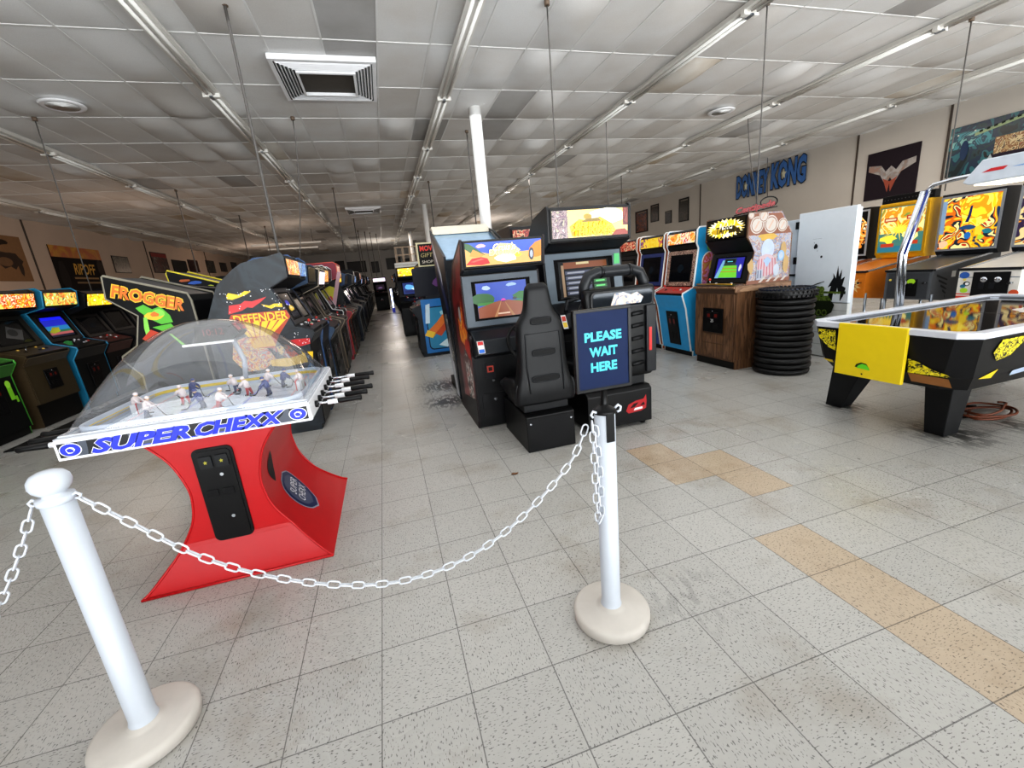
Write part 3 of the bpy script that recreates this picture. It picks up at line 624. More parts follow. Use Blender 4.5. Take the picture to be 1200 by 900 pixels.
# ---- the first cabinet of the aisle row, its side art towards the shop front
STY_D = dict(d=.83, kick=.06, body=(-.02, .90), cpf=(-.08, 1.0), cpb=(.08, 1.08), sct=(.22, 1.47), mb=(.05, 1.56), mt=(.05, 1.74), roof=[(.07, 1.78), (.42, 1.71), (.50, 1.66), (.66, 1.53), (.74, 1.36), (.83, 1.16)])
def neg(shapes): return [([(-p[0], p[1]) for p in q], m) for q, m in shapes]
def art_streaks(t, f):      # drawn as (distance behind the front edge, height)
    YEL, RED = c('#f2c81e', .4), c('#cf2a2e', .4)
    TAN = art('engine_art', ['#c9a85a', '#b7492e', '#d9bf72', '#8d8f94', '#c8542e', '#5a5c64'], 11, seed=3, dist=3)
    sh = [([(.60, 1.43), (.58, 1.455), (.50, 1.43), (.44, 1.46), (.39, 1.45), (.44, 1.425), (.50, 1.405), (.56, 1.39), (.60, 1.40)], YEL),
          ([(.62, 1.26), (.60, 1.34), (.50, 1.345), (.46, 1.37), (.40, 1.36), (.27, 1.39), (.33, 1.345), (.41, 1.30), (.45, 1.31), (.50, 1.285)], RED),
          ([(.33, 1.325), (.26, 1.305), (.22, 1.32), (.15, 1.315), (.15, 1.28), (.21, 1.29), (.25, 1.275), (.30, 1.30)], YEL),
          ([(.15, .955), (.10, .96), (-.03, .955), (-.025, .90), (.06, .885), (.14, .90)], RED), ([(.02, .825), (-.035, .82), (-.02, .735)], YEL),
          ([(.64, 1.0), (.52, 1.04), (.36, .90), (.30, .78), (.44, .70), (.60, .70), (.68, .84)], TAN), ([(.36, .785), (.16, .79), (.04, .815), (.03, .72), (.22, .70), (.36, .725)], c('#d2b04a', .4)),
          ([(.34, .90), (.18, .92), (.10, .80), (.20, .78)], art('engine_art_b', ['#8d8f94', '#b7492e', '#5a5c64', '#c9a85a'], 9, seed=5)),
          ([(.60, 1.255), (.125, 1.25), (.10, 1.185), (.235, 1.02), (.30, .90), (.46, .92), (.52, 1.13), (.64, 1.19)], c('#b8431e', .4))]
    for i in range(6):
        u0, u1 = .59-i*.078, .53-i*.078; k0, k1 = .50-i*.033, .475-i*.033
        sh.append(([(u0, 1.165), (u1, 1.165), (k1-.0, 1.03-.002*i), (k0, 1.03)], YEL)); sh.append(([(k0, 1.02), (k1, 1.02), (k1-.03, .92), (k0-.02, .92)], c('#d9a92c', .4)))
    rr = random.Random(4)
    for i in range(55):
        a, b_ = rr.uniform(.05, .66), rr.uniform(1.26, 1.46)
        if i % 4 == 0: a, b_ = rr.uniform(-.03, .12), rr.uniform(.9, 1.05)
        s_ = rr.uniform(.003, .006); sh.append((el(a, b_, s_, s_, 6), WHITE))
    decal('side_art', t, f, neg(sh), .001, .0002)
    text('lettering', t, 'DEFENDER', f, -.355, 1.205, .46, .075, YEL, bold=.02, lift=.008)
STY_F = dict(d=.62, kick=.1, body=(.02, .74), cpf=(-.10, .92), cpb=(.05, 1.04), sct=(.13, 1.32), mb=(-.08, 1.50), mt=(-.06, 1.70), roof=[(-.05, 1.71), (.58, 1.49), (.60, 1.42)])
def art_frog(t, f):
    YEL, ORG = c('#f6c93a', .4), c('#e07a2c', .4); GRN, LG, RED = c('#5fbf3a', .4), c('#8fdc5a', .4), c('#c8452c', .4)
    # an abstract green and yellow shape stands in for the printed character
    sh = [([(.13, 1.395), (.20, 1.42), (.26, 1.37), (.33, 1.39), (.39, 1.30), (.40, 1.23), (.30, 1.22), (.22, 1.28), (.15, 1.36)], GRN), (blob(.26, 1.30, .09, .05, 9, 4), YEL), (blob(.31, 1.33, .06, .045, 9, 6), LG),
          ([(.17, 1.30), (.20, 1.30), (.19, 1.17), (.15, 1.13), (.15, 1.20)], LG), ([(.22, 1.20), (.38, 1.22), (.40, 1.18), (.30, 1.15)], GRN), (blob(.27, 1.32, .04, .03, 8, 8), ORG), ([(.11, 1.10), (.20, 1.18), (.28, 1.13), (.15, 1.06)], RED), ([(.34, 1.12), (.36, 1.12), (.45, 1.0), (.42, 1.0)], LG)]
    decal('side_art', t, f, sh, .001, .0002)
    text('lettering', t, 'FROGGER', f, .262, 1.475, .57, .105, ORG, bold=.035, lift=.006, outline=(YEL, .065), oname='letter_edge', rot=-.335)
AX = -.80
cabinet('black arcade cabinet with yellow and red star streaks on its side, heading the aisle row', (AX, 4.98, 0), AISLE_L, .68, st=STY_D, sidemat=art('airbrushed_side', ['#0c1014', '#161d23', '#232d35', '#10151a'], 2.6, seed=3, rough=.45, hard=False, detail=4), front='#08090b', cp='#16181c', marquee=MQ['fire'], bezel='#141a28', left_art=art_streaks, btn=('#c22a22', '#f0f0f0', '#2a8a3a'),
        screen=[(R01, c('#0a1020', .08)), (blob(.4, .62, .28, .12, 9, 2), e('#2a2ac8', .6)), (blob(.5, .4, .3, .14, 9, 3), e('#e8c020', .8)), (rc(.1, .05, .9, .25), c('#0c1a38', .1))])
row = [  # label colour, side colour, trim, style, marquee, screen
 ('dark blue', '#26405e', '#3a5a86', 'round', 'blue', 'dark'), ('slate blue', '#3c5470', None, 'std', 'dim', 'dark'), ('black and cream', '#1a1714', '#b8aa96', 'slope', 'white', 'dark'), ('brown', '#3e342a', '#8a7a66', 'std', 'fire', 'dark'),
 ('black and white', '#15131a', '#d8d8d8', 'round', 'off', 'dark'), ('crimson sided', '#8a1a34', '#d85a4a', 'tall', 'red', 'dark'), ('mustard sided', '#c08a26', '#2a2418', 'std', 'gold', 'dark'), ('steel blue', '#2a4c78', None, 'slope', 'dim', 'dark'), ('dark navy', '#16263c', None, 'std', 'off', 'dark')]
def art_round(t, f):
    decal('side_art', t, f, neg([(el(.26, 1.28, .27, .31, 20), c('#0c0a0c', .4)), (blob(.25, 1.30, .15, .17, 11, 4, .5), c('#c8c02a', .4)), (blob(.28, 1.22, .10, .06, 9, 7, .6), c('#c8302a', .4)), ([(-.02, 1.7), (.05, 1.7), (.3, .95), (.22, .95)], c('#c8a0a8', .4))]), .001, .0003)
y = 5.70; xoff = [0.02, .04, .0, .05, .02, .07, .08, .08, .06]
for i, (nm, sd, tr, sty, mq, scn) in enumerate(row):
    cabinet('%s arcade cabinet, %s in the aisle row behind the star streaked cabinet' % (nm, ordinal(i+1)), (AX+xoff[i], y, 0), AISLE_L, .67, sty, sd, tr, '#101114', '#17181c', MQ[mq], SCR[scn], group='aisle row of arcade cabinets', left_art=art_round if i == 5 else None, lod=0 if i < 6 else 1,
            door=(.25, .25, .75, .9))
    y += .72
i = 0
while y < 33:
    i += 1
    cabinet('dark arcade cabinet in the distant stretch of the left aisle row', (AX+.1+.05*math.sin(i*2.1), y, 0), AISLE_L, .67, ['std', 'slope', 'round', 'tall'][i % 4], ['#15161a', '#1c2430', '#2a1a18', '#20242a', '#14202c'][i % 5], [None, '#8a8a88', None][i % 3], marquee=MQ[['off', 'dim', 'red', 'off', 'blue'][i % 5]], group='distant cabinets on the left of the aisle', lod=2 if i > 6 else 1)
    y += .74
# cabinets standing back to back with the aisle row, facing the left wall
cabinet('black arcade cabinet with orange lettering and a green figure on its side', (-2.42, 5.35, 0), AISLE_R, .70, st=STY_F, side='#08090b', trim='#8a8576', marquee=MQ['fire'], right_art=art_frog, cp='#3a1816')
def art_sticker(t, f): decal('stickers', t, f, [(rc(.42, 1.28, .5, 1.40), c('#8aa4c0', .5)), (rc(.52, 1.29, .545, 1.37), WHITE), (rc(.6, 1.05, .68, 1.2), c('#3a3a3a', .5))], .001)
cabinet('plain black arcade cabinet with a pale blue sticker, behind the orange lettered one', (-2.42, 6.25, 0), AISLE_R, .68, 'std', '#121215', None, marquee=MQ['dim'], right_art=art_sticker, st=dict(d=.74, mt=(.0, 1.60), mb=(.05, 1.42), sct=(.3, 1.36), roof=[(.02, 1.63), (.74, 1.50)]))
def art_yellow(t, f): decal('side_art', t, f, [(blob(.32, 1.66, .1, .03, 9, 3), c('#3a6ac8', .4)), (blob(.5, 1.58, .07, .05, 9, 5), c('#c8d84a', .4)), (blob(.2, 1.70, .08, .02, 9, 7), c('#c86a3a', .4)), (rc(.1, .2, .5, 1.3), c('#14141a', .5))], .001, .0003)
ty = cabinet('tall black arcade cabinet with bright yellow edging, third of the row facing the left wall', (-2.86, 7.62, 0), AISLE_R, .7, 'std', '#15161a', '#f2e24a', marquee=MQ['dim'], right_art=art_yellow, st=dict(d=.85, mb=(.02, 1.62), mt=(0, 1.80), roof=[(.02, 1.85), (.62, 1.63), (.72, 1.55)]))
for i, yy in enumerate((8.5, 9.3, 10.1)):
    cabinet('black arcade cabinet, %s behind the yellow edged one, facing the left wall' % ordinal(i+1), (-2.7, yy, 0), AISLE_R, .68, 'std', '#16171b', None, marquee=MQ['off'], lod=2)
# row along the left wall
LX = -4.42
OR_T = '#c8752a'
cabinet('dark blue arcade cabinet with orange edging, at the left border of the picture', (LX, 5.44, 0), AISLE_L, .68, 'std', '#12163a', OR_T, marquee=MQ['red'])
def green_front(t, f): pass
g = cabinet('black arcade cabinet with bright green edging and control panel', (LX-.02, 6.22, 0), AISLE_L, .70, 'std', '#14301a', '#4aa83a', '#0c0d0e', '#3e7a30', MQ['dim'], SCR['dark'], btn=('#e8f0e0', '#f0f4ea', '#c83a30'), door=(.42, .35, .68, .9))
fg = segframe((0, .1), (.02, .74), .66)
decal('green_flash', g, fg, [(rc(.06, .50, .12, .84), c('#86d030', .4)), (rc(.12, .50, .22, .58), c('#86d030', .4)), (rc(.12, .76, .22, .84), c('#86d030', .4)), (rc(.8, .56, .9, .9), c('#86d030', .4)), (el(.85, .86, .06, .07, 10), c('#a8e848', .4)), (rc(.9, .5, .95, .62), c('#86d030', .4))], .012, .0006)
cabinet('olive brown arcade cabinet with an unlit screen and glowing orange marquee', (LX, 7.14, 0), AISLE_L, .80, 'std', '#4a3c28', None, '#3f3420', '#4a3d28', MQ['fire'], [(R01, c('#1a1a1a', .1)), ([(.3, .3), (.75, .1), (.95, .55), (.55, .8)], c('#4a4a4a', .4)), (el(.6, .48, .15, .17), c('#2c2c2c', .4))], bezel='#1a1812', kick='#0d0b08', st=dict(kick=.3, body=(.02, .80), cpf=(-.05, .90)), door=(.34, .3, .66, .82), btn=('#1a1a1a', '#d8b04a', '#1a1a1a'))
def art_splash(t, f):
    decal('side_art', t, f, neg([(blob(.1, 1.18, .12, .05, 9, 2, .6), c('#c8c83a', .4))]), .001); decal('side_art', t, f, neg([(blob(.0, 1.0, .1, .05, 9, 5, .6), c('#3a8a4a', .4))]), .001)
cabinet('teal blue arcade cabinet with a lit game screen in the left wall row', (LX+.02, 7.98, 0), AISLE_L, .74, 'std', '#1d7394', '#2a90b8', '#101214', '#141417', MQ['green'], SCR['sea'], bezel='#0c0d12', left_art=art_splash, btn=('#d8d8d8', '#e8e8e8', '#c83030'))
cabinet('black arcade cabinet with red control panel and glowing yellow marquee by the orange lettered side', (LX, 8.78, 0), AISLE_L, .72, 'slope', '#141417', None, '#141212', '#4a1c18', MQ['gold'], SCR['dark'], bezel='#121214')
for i, yy in enumerate((9.56, 10.34, 11.1)):
    cabinet('dark arcade cabinet hidden along the left wall row, %s past the red panelled one' % ordinal(i+1), (LX, yy, 0), AISLE_L, .7, 'std', '#17181c', None, marquee=MQ['dim'], lod=1)
t = thing('rubber_floor_mat', 'long thin black rubber mat on the floor before the left wall games', 'mat', (-4.06, 6.9, 0))
MB().box(-.16, .16, -1.15, 1.4, 0.001, .014, c('#141414', .7)).build('mat', t); MB().box(.13, .16, -1.15, 1.4, .014, .017, c('#2c2c2c', .5)).build('edge', t)
# ------------------------------------------------------------------ dome hockey table
RED = c('#b80c14', .38, var=.05); PLW = c('#e6e7ea', .3, var=.03)
HX, HY = -.93, 2.66
t = thing('dome_hockey_table', 'red pedestal table hockey game under a clear plastic dome', 'hockey game', (HX, HY, 0))
def catmull(ps, n):
    out = []
    for i in range(len(ps)-1):
        p0, p1, p2, p3 = ps[max(0, i-1)], ps[i], ps[i+1], ps[min(len(ps)-1, i+2)]
        for k in range(n):
            u = k/n; out.append(tuple(.5*((2*b)+(-a+d)*u+(2*a-5*b+4*d-e_)*u*u+(-a+3*b-3*d+e_)*u**3) for a, b, d, e_ in zip(p0, p1, p2, p3)))
    out.append(tuple(ps[-1])); return out
hp = catmull([(0, .447), (.03, .405), (.10, .335), (.18, .268), (.30, .195), (.40, .168), (.50, .166), (.65, .212), (.78, .31), (.80, .325)], 5)   # (z, half width)
def fy(z): return -.30 if z > .19 else -.405 + .105*(z/.19)**.8
mb = MB()
hp = [(max(0, z), h) for z, h in hp]
for sgn in (-1, 1):
    vs = []; 
    for z, h in hp: vs += [(sgn*h, fy(z), z), (sgn*h, -fy(z)+.18, z)]
    mb.add(vs, [(2*i, 2*i+1, 2*i+3, 2*i+2) if sgn > 0 else (2*i, 2*i+2, 2*i+3, 2*i+1) for i in range(len(hp)-1)], RED, True)
for front in (0, 1):
    vs = []
    for z, h in hp:
        y = fy(z) if front == 0 else -fy(z)+.18
        vs += [(-h, y, z), (h, y, z)]
    mb.add(vs, [(2*i, 2*i+1, 2*i+3, 2*i+2) if front == 0 else (2*i, 2*i+2, 2*i+3, 2*i+1) for i in range(len(hp)-1)], RED, False)
mb.build('pedestal', t, fix=False)
lip = MB()
for sgn in (-1, 1):
    MB().tube([(sgn*h, fy(z), z+.004) for z, h in hp], .006, RED, 6).build('pedestal_rim', t); MB().tube([(sgn*h, -fy(z)+.18, z+.004) for z, h in hp], .006, RED, 6).build('pedestal_rim', t)
MB().tube([(-.447, -.405, .006), (.447, -.405, .006)], .007, RED, 6).build('pedestal_rim', t)
# coin door
cf = FR((-.107, -.302, .185), (1, 0, 0), (0, 0, 1), .182, .515)
def rrect(x0, y0, x1, y1, r, n=5, ax=1, ay=1):
    out = []
    for cx, cy, a in ((x1-r*ax, y1-r*ay, 0), (x0+r*ax, y1-r*ay, 90), (x0+r*ax, y0+r*ay, 180), (x1-r*ax, y0+r*ay, 270)):
        for i in range(n+1):
            b_ = math.radians(a+90*i/n); out.append((cx+r*ax*math.cos(b_), cy+r*ay*math.sin(b_)))
    return out
mb = MB(); mb.gprism([cf.p(u, v) for u, v in rrect(0, 0, 1, 1, .03, 5, 1/.182, 1/.515)], cf.n*.008, BLK2); d = mb.build('coin_door', t)
MB().gprism([cf.p(u, v, .008) for u, v in rrect(.07, .025, .93, .975, .022, 5, 1/.182, 1/.515)], cf.n*.006, BLK).build('door_plate', d)
for u in (.15, .54):
    MB().gprism([cf.p(a, b_, .014) for a, b_ in rrect(u, .80, u+.32, .925, .006, 3, 1/.182, 1/.515)], cf.n*.008, DKGREY).build('coin_button', d)
    decal('coin_light', d, FR(cf.o+cf.n*.022, cf.ux, cf.uy, cf.w, cf.h), [(burst(u+.16, .862, .055, .022, 5, .5), e('#c8c040', .35))], .001)
    MB().gprism([cf.p(a, b_, .014) for a, b_ in rrect(u-.02, .50, u+.27, .57, .004, 3, 1/.182, 1/.515)], cf.n*.006, c('#0c0c0e', .25)).build('return_cup', d)
for u, v in ((.62, .72), (.62, .26)): MB().cyl(cf.p(u, v, .014), cf.p(u, v, .022), .009, CHROME, 12).build('lock', d)
# side grille and round badge on the hollow right side
def sidep(y, z):
    for i in range(len(hp)-1):
        if hp[i][0] <= z <= hp[i+1][0]:
            k = (z-hp[i][0])/max(1e-6, hp[i+1][0]-hp[i][0]); return hp[i][1]+(hp[i+1][1]-hp[i][1])*k
    return hp[-1][1]
def side_patch(name, cy, cz, ry, rz, mat, lift, shape=None, n=24, parent=None):
    """patch hugging the curved side; fan of small strips"""
    vs = []; fs = []; N = 12; Mx = 14
    def nrm(z):
        dz = .01; h1, h0 = sidep(0, z+dz), sidep(0, max(0, z-dz)); v = Vector((1, 0, -(h1-h0)/(2*dz))); return v.normalized()
    for i in range(N+1):
        zz = cz-rz+2*rz*i/N; s_ = math.sqrt(max(0, 1-((zz-cz)/rz)**2)) if shape != 'lens' else max(0, 1-((zz-cz)/rz)**2)
        nn = nrm(zz)
        for j in range(Mx+1):
            yy = cy-ry*s_+2*ry*s_*j/Mx; p = Vector((sidep(yy, zz), yy, zz))+nn*lift; vs.append(p)
    fs = [(i*(Mx+1)+j, i*(Mx+1)+j+1, (i+1)*(Mx+1)+j+1, (i+1)*(Mx+1)+j) for i in range(N) for j in range(Mx)]
    m = MB(); m.add(vs, fs, mat, True); return m.build(name, parent or t, fix=False)
side_patch('side_grille', -.11, .47, .055, .095, c('#17171a', .5), .002, 'lens')
bd = side_patch('badge', .03, .235, .125, .135, c('#8e94a4', .3), .002); side_patch('badge_ring', .03, .235, .117, .127, c('#1b2450', .3), .003, parent=bd)
side_patch('badge_field', .03, .235, .095, .103, c('#4a5068', .3), .004, parent=bd)
bn = Vector((.62, 0, .78)).normalized(); bfr = FR(Vector((sidep(0, .235), .03, .235))+bn*.006, (0, 1, 0), (-.78, 0, .62))
bc = Vector((sidep(0, .235), .03, .235)); dzv = Vector((sidep(0, .27)-sidep(0, .20), 0, .07)).normalized()
bfr = FR(bc+Vector((.004, 0, .004)), (0, 1, 0), dzv)
text('badge_lettering', bd, 'SUPER', bfr, -.0, .034, .15, .05, PLW, shear=.15, bold=.0, lift=.004, rot=.25); text('badge_lettering', bd, 'CHEXX', bfr, .01, -.034, .15, .055, PLW, shear=.15, bold=.0, lift=.004, rot=.25)
# table frame
tx0, tx1, ty0, ty1, tz0, tz1 = -.50, .505, -.49, .44, .805, .893
ap = MB().box(tx0, tx1, ty0, ty0+.02, tz0, tz1, PLW).box(tx0, tx1, ty1-.02, ty1, tz0, tz1, PLW).box(tx0, tx0+.02, ty0+.02, ty1-.02, tz0, tz1, PLW).box(tx1-.02, tx1, ty0+.02, ty1-.02, tz0, tz1, PLW)
ap.build('apron', t, bevel=.003)
RIM = c('#b9bcc3', .35)
dk = MB().box(tx0+.02, tx1-.02, ty0+.02, ty1-.02, tz0+.01, tz0+.03, BLK2); dk.build('table_bottom', t)
rimm = MB(); 
for q in ((tx0+.004, tx1-.004, ty0+.004, ty0+.045), (tx0+.004, tx1-.004, ty1-.045, ty1-.004), (tx0+.004, tx0+.05, ty0+.045, ty1-.045), (tx1-.05, tx1-.004, ty0+.045, ty1-.045)): rimm.box(q[0], q[1], q[2], q[3], tz1, tz1+.008, RIM)
rimm.build('top_rim', t)
bandf = FR((tx0, ty0, tz0), (1, 0, 0), (0, 0, 1), tx1-tx0, tz1-tz0)
BLUE = c('#1b2fc4', .35)
bandm = art('band_silver', ['#07080c', '#0d0f14', '#4a505c', '#0a0b10'], 5, seed=4, stretch=(2.2, 1, .6), dist=.4)
band = decal('side_band', t, bandf, [(rc(.012, .14, .988, .86), bandm), (rc(.20, .16, .86, .20), c('#3a55d8', .4))], .0012)
for u in (.055, .945):
    decal('logo_disc', t, bandf, [(el(u, .5, .040, .35, 22), PLW), (el(u, .5, .036, .31, 22), BLUE), (blob(u, .5, .022, .2, 9, 5, .3), PLW), (blob(u, .47, .016, .12, 8, 2, .3), BLUE)], .003)
text('lettering', t, 'SUPER', bandf, .312, .5, .36, .058, BLUE, shear=.35, bold=.05, lift=.006, outline=(PLW, .028), oname='letter_outline')
text('lettering', t, 'CHEXX', bandf, .70, .5, .36, .058, BLUE, shear=.35, bold=.05, lift=.006, outline=(PLW, .028), oname='letter_outline')
# rink inside
ICE = c('#c2ccdc', .22, var=.06)
ix, iy = .462, .41
icy = (ty0+ty1)/2
ring = srect(0, icy, tz1-.02, ix, iy, 9, 40)
m = MB(); m.poly(ring, ICE); ice = m.build('ice_surface', t, fix=False)
icef = FR((-ix, icy-iy, tz1-.02), (1, 0, 0), (0, 1, 0), 2*ix, 2*iy)
def ringp(cx, cy, r0, r1, n=18, asp=1.17):
    return [[(cx+r1*math.cos(2*PI*i/n), cy+r1*asp*math.sin(2*PI*i/n)), (cx+r1*math.cos(2*PI*(i+1)/n), cy+r1*asp*math.sin(2*PI*(i+1)/n)), (cx+r0*math.cos(2*PI*(i+1)/n), cy+r0*asp*math.sin(2*PI*(i+1)/n)), (cx+r0*math.cos(2*PI*i/n), cy+r0*asp*math.sin(2*PI*i/n))] for i in range(n)]
sh = [(rc(.492, .02, .508, .98), c('#c8303a', .3)), (rc(.34, .02, .352, .98), c('#3a56c0', .3)), (rc(.648, .02, .66, .98), c('#3a56c0', .3)), (rc(.1, .04, .106, .96), c('#c8505a', .3)), (rc(.894, .04, .9, .96), c('#c8505a', .3))]
for cx, cy in ((.5, .5), (.22, .27), (.22, .73), (.78, .27), (.78, .73)): sh += [(q, c('#a8aeb8', .3)) for q in ringp(cx, cy, .062, .067)]
for yy in (.2, .35, .5, .65, .8): sh.append((rc(.12, yy-.004, .88, yy+.004), c('#6a7078', .4)))
decal('rink_lines', ice, icef, sh, .0008, .00002)
def wallring(z0, z1, hx, hy, th, mat, name, par):
    a, b_ = srect(0, icy, z0, hx, hy, 9, 48), srect(0, icy, z1, hx, hy, 9, 48); c_, d2 = srect(0, icy, z1, hx+th, hy+th, 9, 48), srect(0, icy, z0, hx+th, hy+th, 9, 48)
    m = MB(); m.loft([d2, c_, b_, a], mat, True, False); return m.build(name, par)
bo = wallring(tz1-.02, tz1+.03, ix-.005, iy-.005, .012, c('#c4cddc', .3), 'rink_boards', t); wallring(tz1-.005, tz1+.012, ix-.008, iy-.008, .003, c('#e0c23a', .35), 'yellow_kick_strip', bo)
# dome
def domez(u, v): return (max(0, (1-abs(u)**2.0)*(1-abs(v)**2.2)))**.60
N = 36; vs = []
dX, dY, H = .482, .425, .415
for i in range(N+1):
    for j in range(N+1):
        u, v = -math.cos(PI*i/N), -math.cos(PI*j/N); vs.append((dX*u, icy+dY*v, tz1+.008+H*domez(u, v)))
m = MB(); m.add(vs, [(i*(N+1)+j, (i+1)*(N+1)+j, (i+1)*(N+1)+j+1, i*(N+1)+j+1) for i in range(N) for j in range(N)], clear('dome_plastic', (.93, .935, .94), .02, .05, haze=.035), True)
dome = tag(m.build('dome', t, fix=False), label='clear scuffed plastic dome')
fl_ = MB()
for q in ((-dX-.01, dX+.01, icy-dY-.012, icy-dY+.004), (-dX-.01, dX+.01, icy+dY-.004, icy+dY+.012), (-dX-.012, -dX+.004, icy-dY, icy+dY), (dX-.004, dX+.012, icy-dY, icy+dY)): fl_.box(*q, tz1+.008, tz1+.014, c('#c4c8cf', .25))
fl_.build('dome_flange', t)
# scoreboard hung under the dome
sb = MB().gprism([(-.115, .10, 1.185), (.075, .10, 1.185), (.115, .10, 1.215), (.075, .10, 1.285), (-.09, .10, 1.285)], (0, .16, 0), c('#101114', .35)).build('scoreboard', t)
sf = FR((.08, .10, 1.195), (.04, .0, 0) if False else (0, 1, 0), (-.5, 0, .87), .16, .085)
MB().box(-.17, .08, .085, .1, 1.172, 1.184, e('#f4f6f8', .9)).build('light_bar', sb)
nx = FR((.1145, .10, 1.216), (0, 1, 0), (-.5, 0, .87), .16, .08)
decal('digit_window', sb, nx, [(rc(.05, .08, .46, .92), c('#1a0c0c', .2)), (rc(.54, .08, .95, .92), c('#1a0c0c', .2))], .002)
for u, s_ in ((.25, '10'), (.75, '12')): text('digits', sb, s_, nx, u, .5, .045, .05, e('#e8323a', 1.2), lift=.006)
ff = FR((-.1, .0995, 1.20), (1, 0, 0), (0, 0, 1), .18, .075)
text('digits', sb, '10:12', ff, .5, .5, .10, .035, e('#8a2a2c', .3), lift=.003)
MB().tube([(.07, .17, tz1+.05), (.085, .17, 1.05), (.05, .17, 1.2)], .014, c('#a4a9b2', .35), 8).build('scoreboard_arm', t)
# rods with handles at each end
rod_y = [-.335, -.22, -.10, .04, .17, .29]
for sgn in (1, -1):
    for i, ry in enumerate(rod_y):
        z = .845; x0 = tx1 if sgn > 0 else tx0; ext = .06 + .05*((i*7) % 3)/2
        r = MB().cyl((x0-.03*sgn, ry, z), (x0+sgn*(ext+.04), ry, z), .006, CHROME, 8).build('control_rod', t)
        MB().cyl((x0, ry, z), (x0+sgn*.014, ry, z), .018, BLK, 12).build('bushing', r)
        MB().cyl((x0+sgn*ext, ry, z), (x0+sgn*(ext+.05), ry, z), .0125, PLW, 10).build('white_collar', r)
        MB().tube([(x0+sgn*(ext+.05), ry, z), (x0+sgn*(ext+.06), ry, z), (x0+sgn*(ext+.14), ry, z), (x0+sgn*(ext+.165), ry, z), (x0+sgn*(ext+.17), ry, z)], [.011, .0145, .0125, .0155, .012], BLK, 10).build('grip', r)
def skater(x, y, a, jersey, pants):
    J = c(jersey, .35); Pn = c(pants, .35); SK = c('#d9b79a', .4)
    ca, sa = math.cos(a), math.sin(a)
    def q(px, py, pz): return (x+px*ca-py*sa, y+px*sa+py*ca, tz1-.02+pz)
    m = MB()
    m.tube([q(0, .012, .045), q(0, .014, .024), q(.004, .014, .004)], [.009, .007, .006], Pn, 7); m.tube([q(0, -.012, .045), q(-.006, -.015, .024), q(-.01, -.016, .004)], [.009, .007, .006], Pn, 7)
    m.tube([q(.004, .014, .005), q(.016, .014, .004)], .005, BLK, 6); m.tube([q(-.01, -.016, .005), q(.004, -.016, .004)], .005, BLK, 6)
    m.tube([q(0, 0, .042), q(.004, 0, .055), q(.010, 0, .075), q(.014, 0, .088)], [.015, .016, .018, .010], J, 9)
    m.tube([q(.012, .017, .080), q(.028, .022, .064), q(.040, .008, .054)], [.008, .007, .005], J, 7); m.tube([q(.012, -.017, .080), q(.026, -.022, .062), q(.040, -.006, .046)], [.008, .007, .005], J, 7)
    m.ball(q(.018, 0, .098), .010, SK, 8); m.lathe([(.0112, .0), (.0112, .005), (.007, .011), (.0005, .0125)], J, q(.017, 0, .098), 9)
    b_ = m.build('hockey_player', t)
    MB().tube([q(.036, .012, .06), q(.06, -.03, .018), q(.072, -.05, .004)], .0022, BLK, 5).tube([q(.072, -.05, .004), q(.098, -.052, .004)], .0035, BLK, 5).build('stick', b_)
W_, R_, B_, N_ = '#e8dcdc', '#b8323c', '#d8dce8', '#22305e'
for (x, y, a, j, p) in [(-.40, icy-.02, 0, W_, R_), (-.28, icy-.18, .4, W_, N_), (-.19, icy+.02, 2.6, W_, R_), (-.05, icy-.15, 3.4, '#2a3a7a', N_), (.02, icy+.16, 2.9, W_, N_), (.12, icy+.02, 3.0, W_, R_), (.18, icy+.18, .3, W_, R_), (.24, icy-.06, 3.3, '#2a3a7a', N_), (.28, icy+.12, .2, '#2a3a7a', N_), (.40, icy+.02, 3.14, W_, R_), (-.22, icy+.2, 0, '#2a3a7a', N_), (.05, icy-.22, .2, W_, R_)]: skater(x, y, a, j, p)
for sx in (-.38, .38):
    m = MB(); m.tube([(sx, icy-.05, tz1-.02), (sx, icy-.05, tz1+.035), (sx, icy+.05, tz1+.035), (sx, icy+.05, tz1-.02)], .003, c('#c8303a', .3), 6)
    m.box(sx+(.002 if sx > 0 else -.03), sx+(.03 if sx > 0 else -.002), icy-.048, icy+.048, tz1-.018, tz1+.03, c('#e4e6ea', .6)); m.build('goal', t)
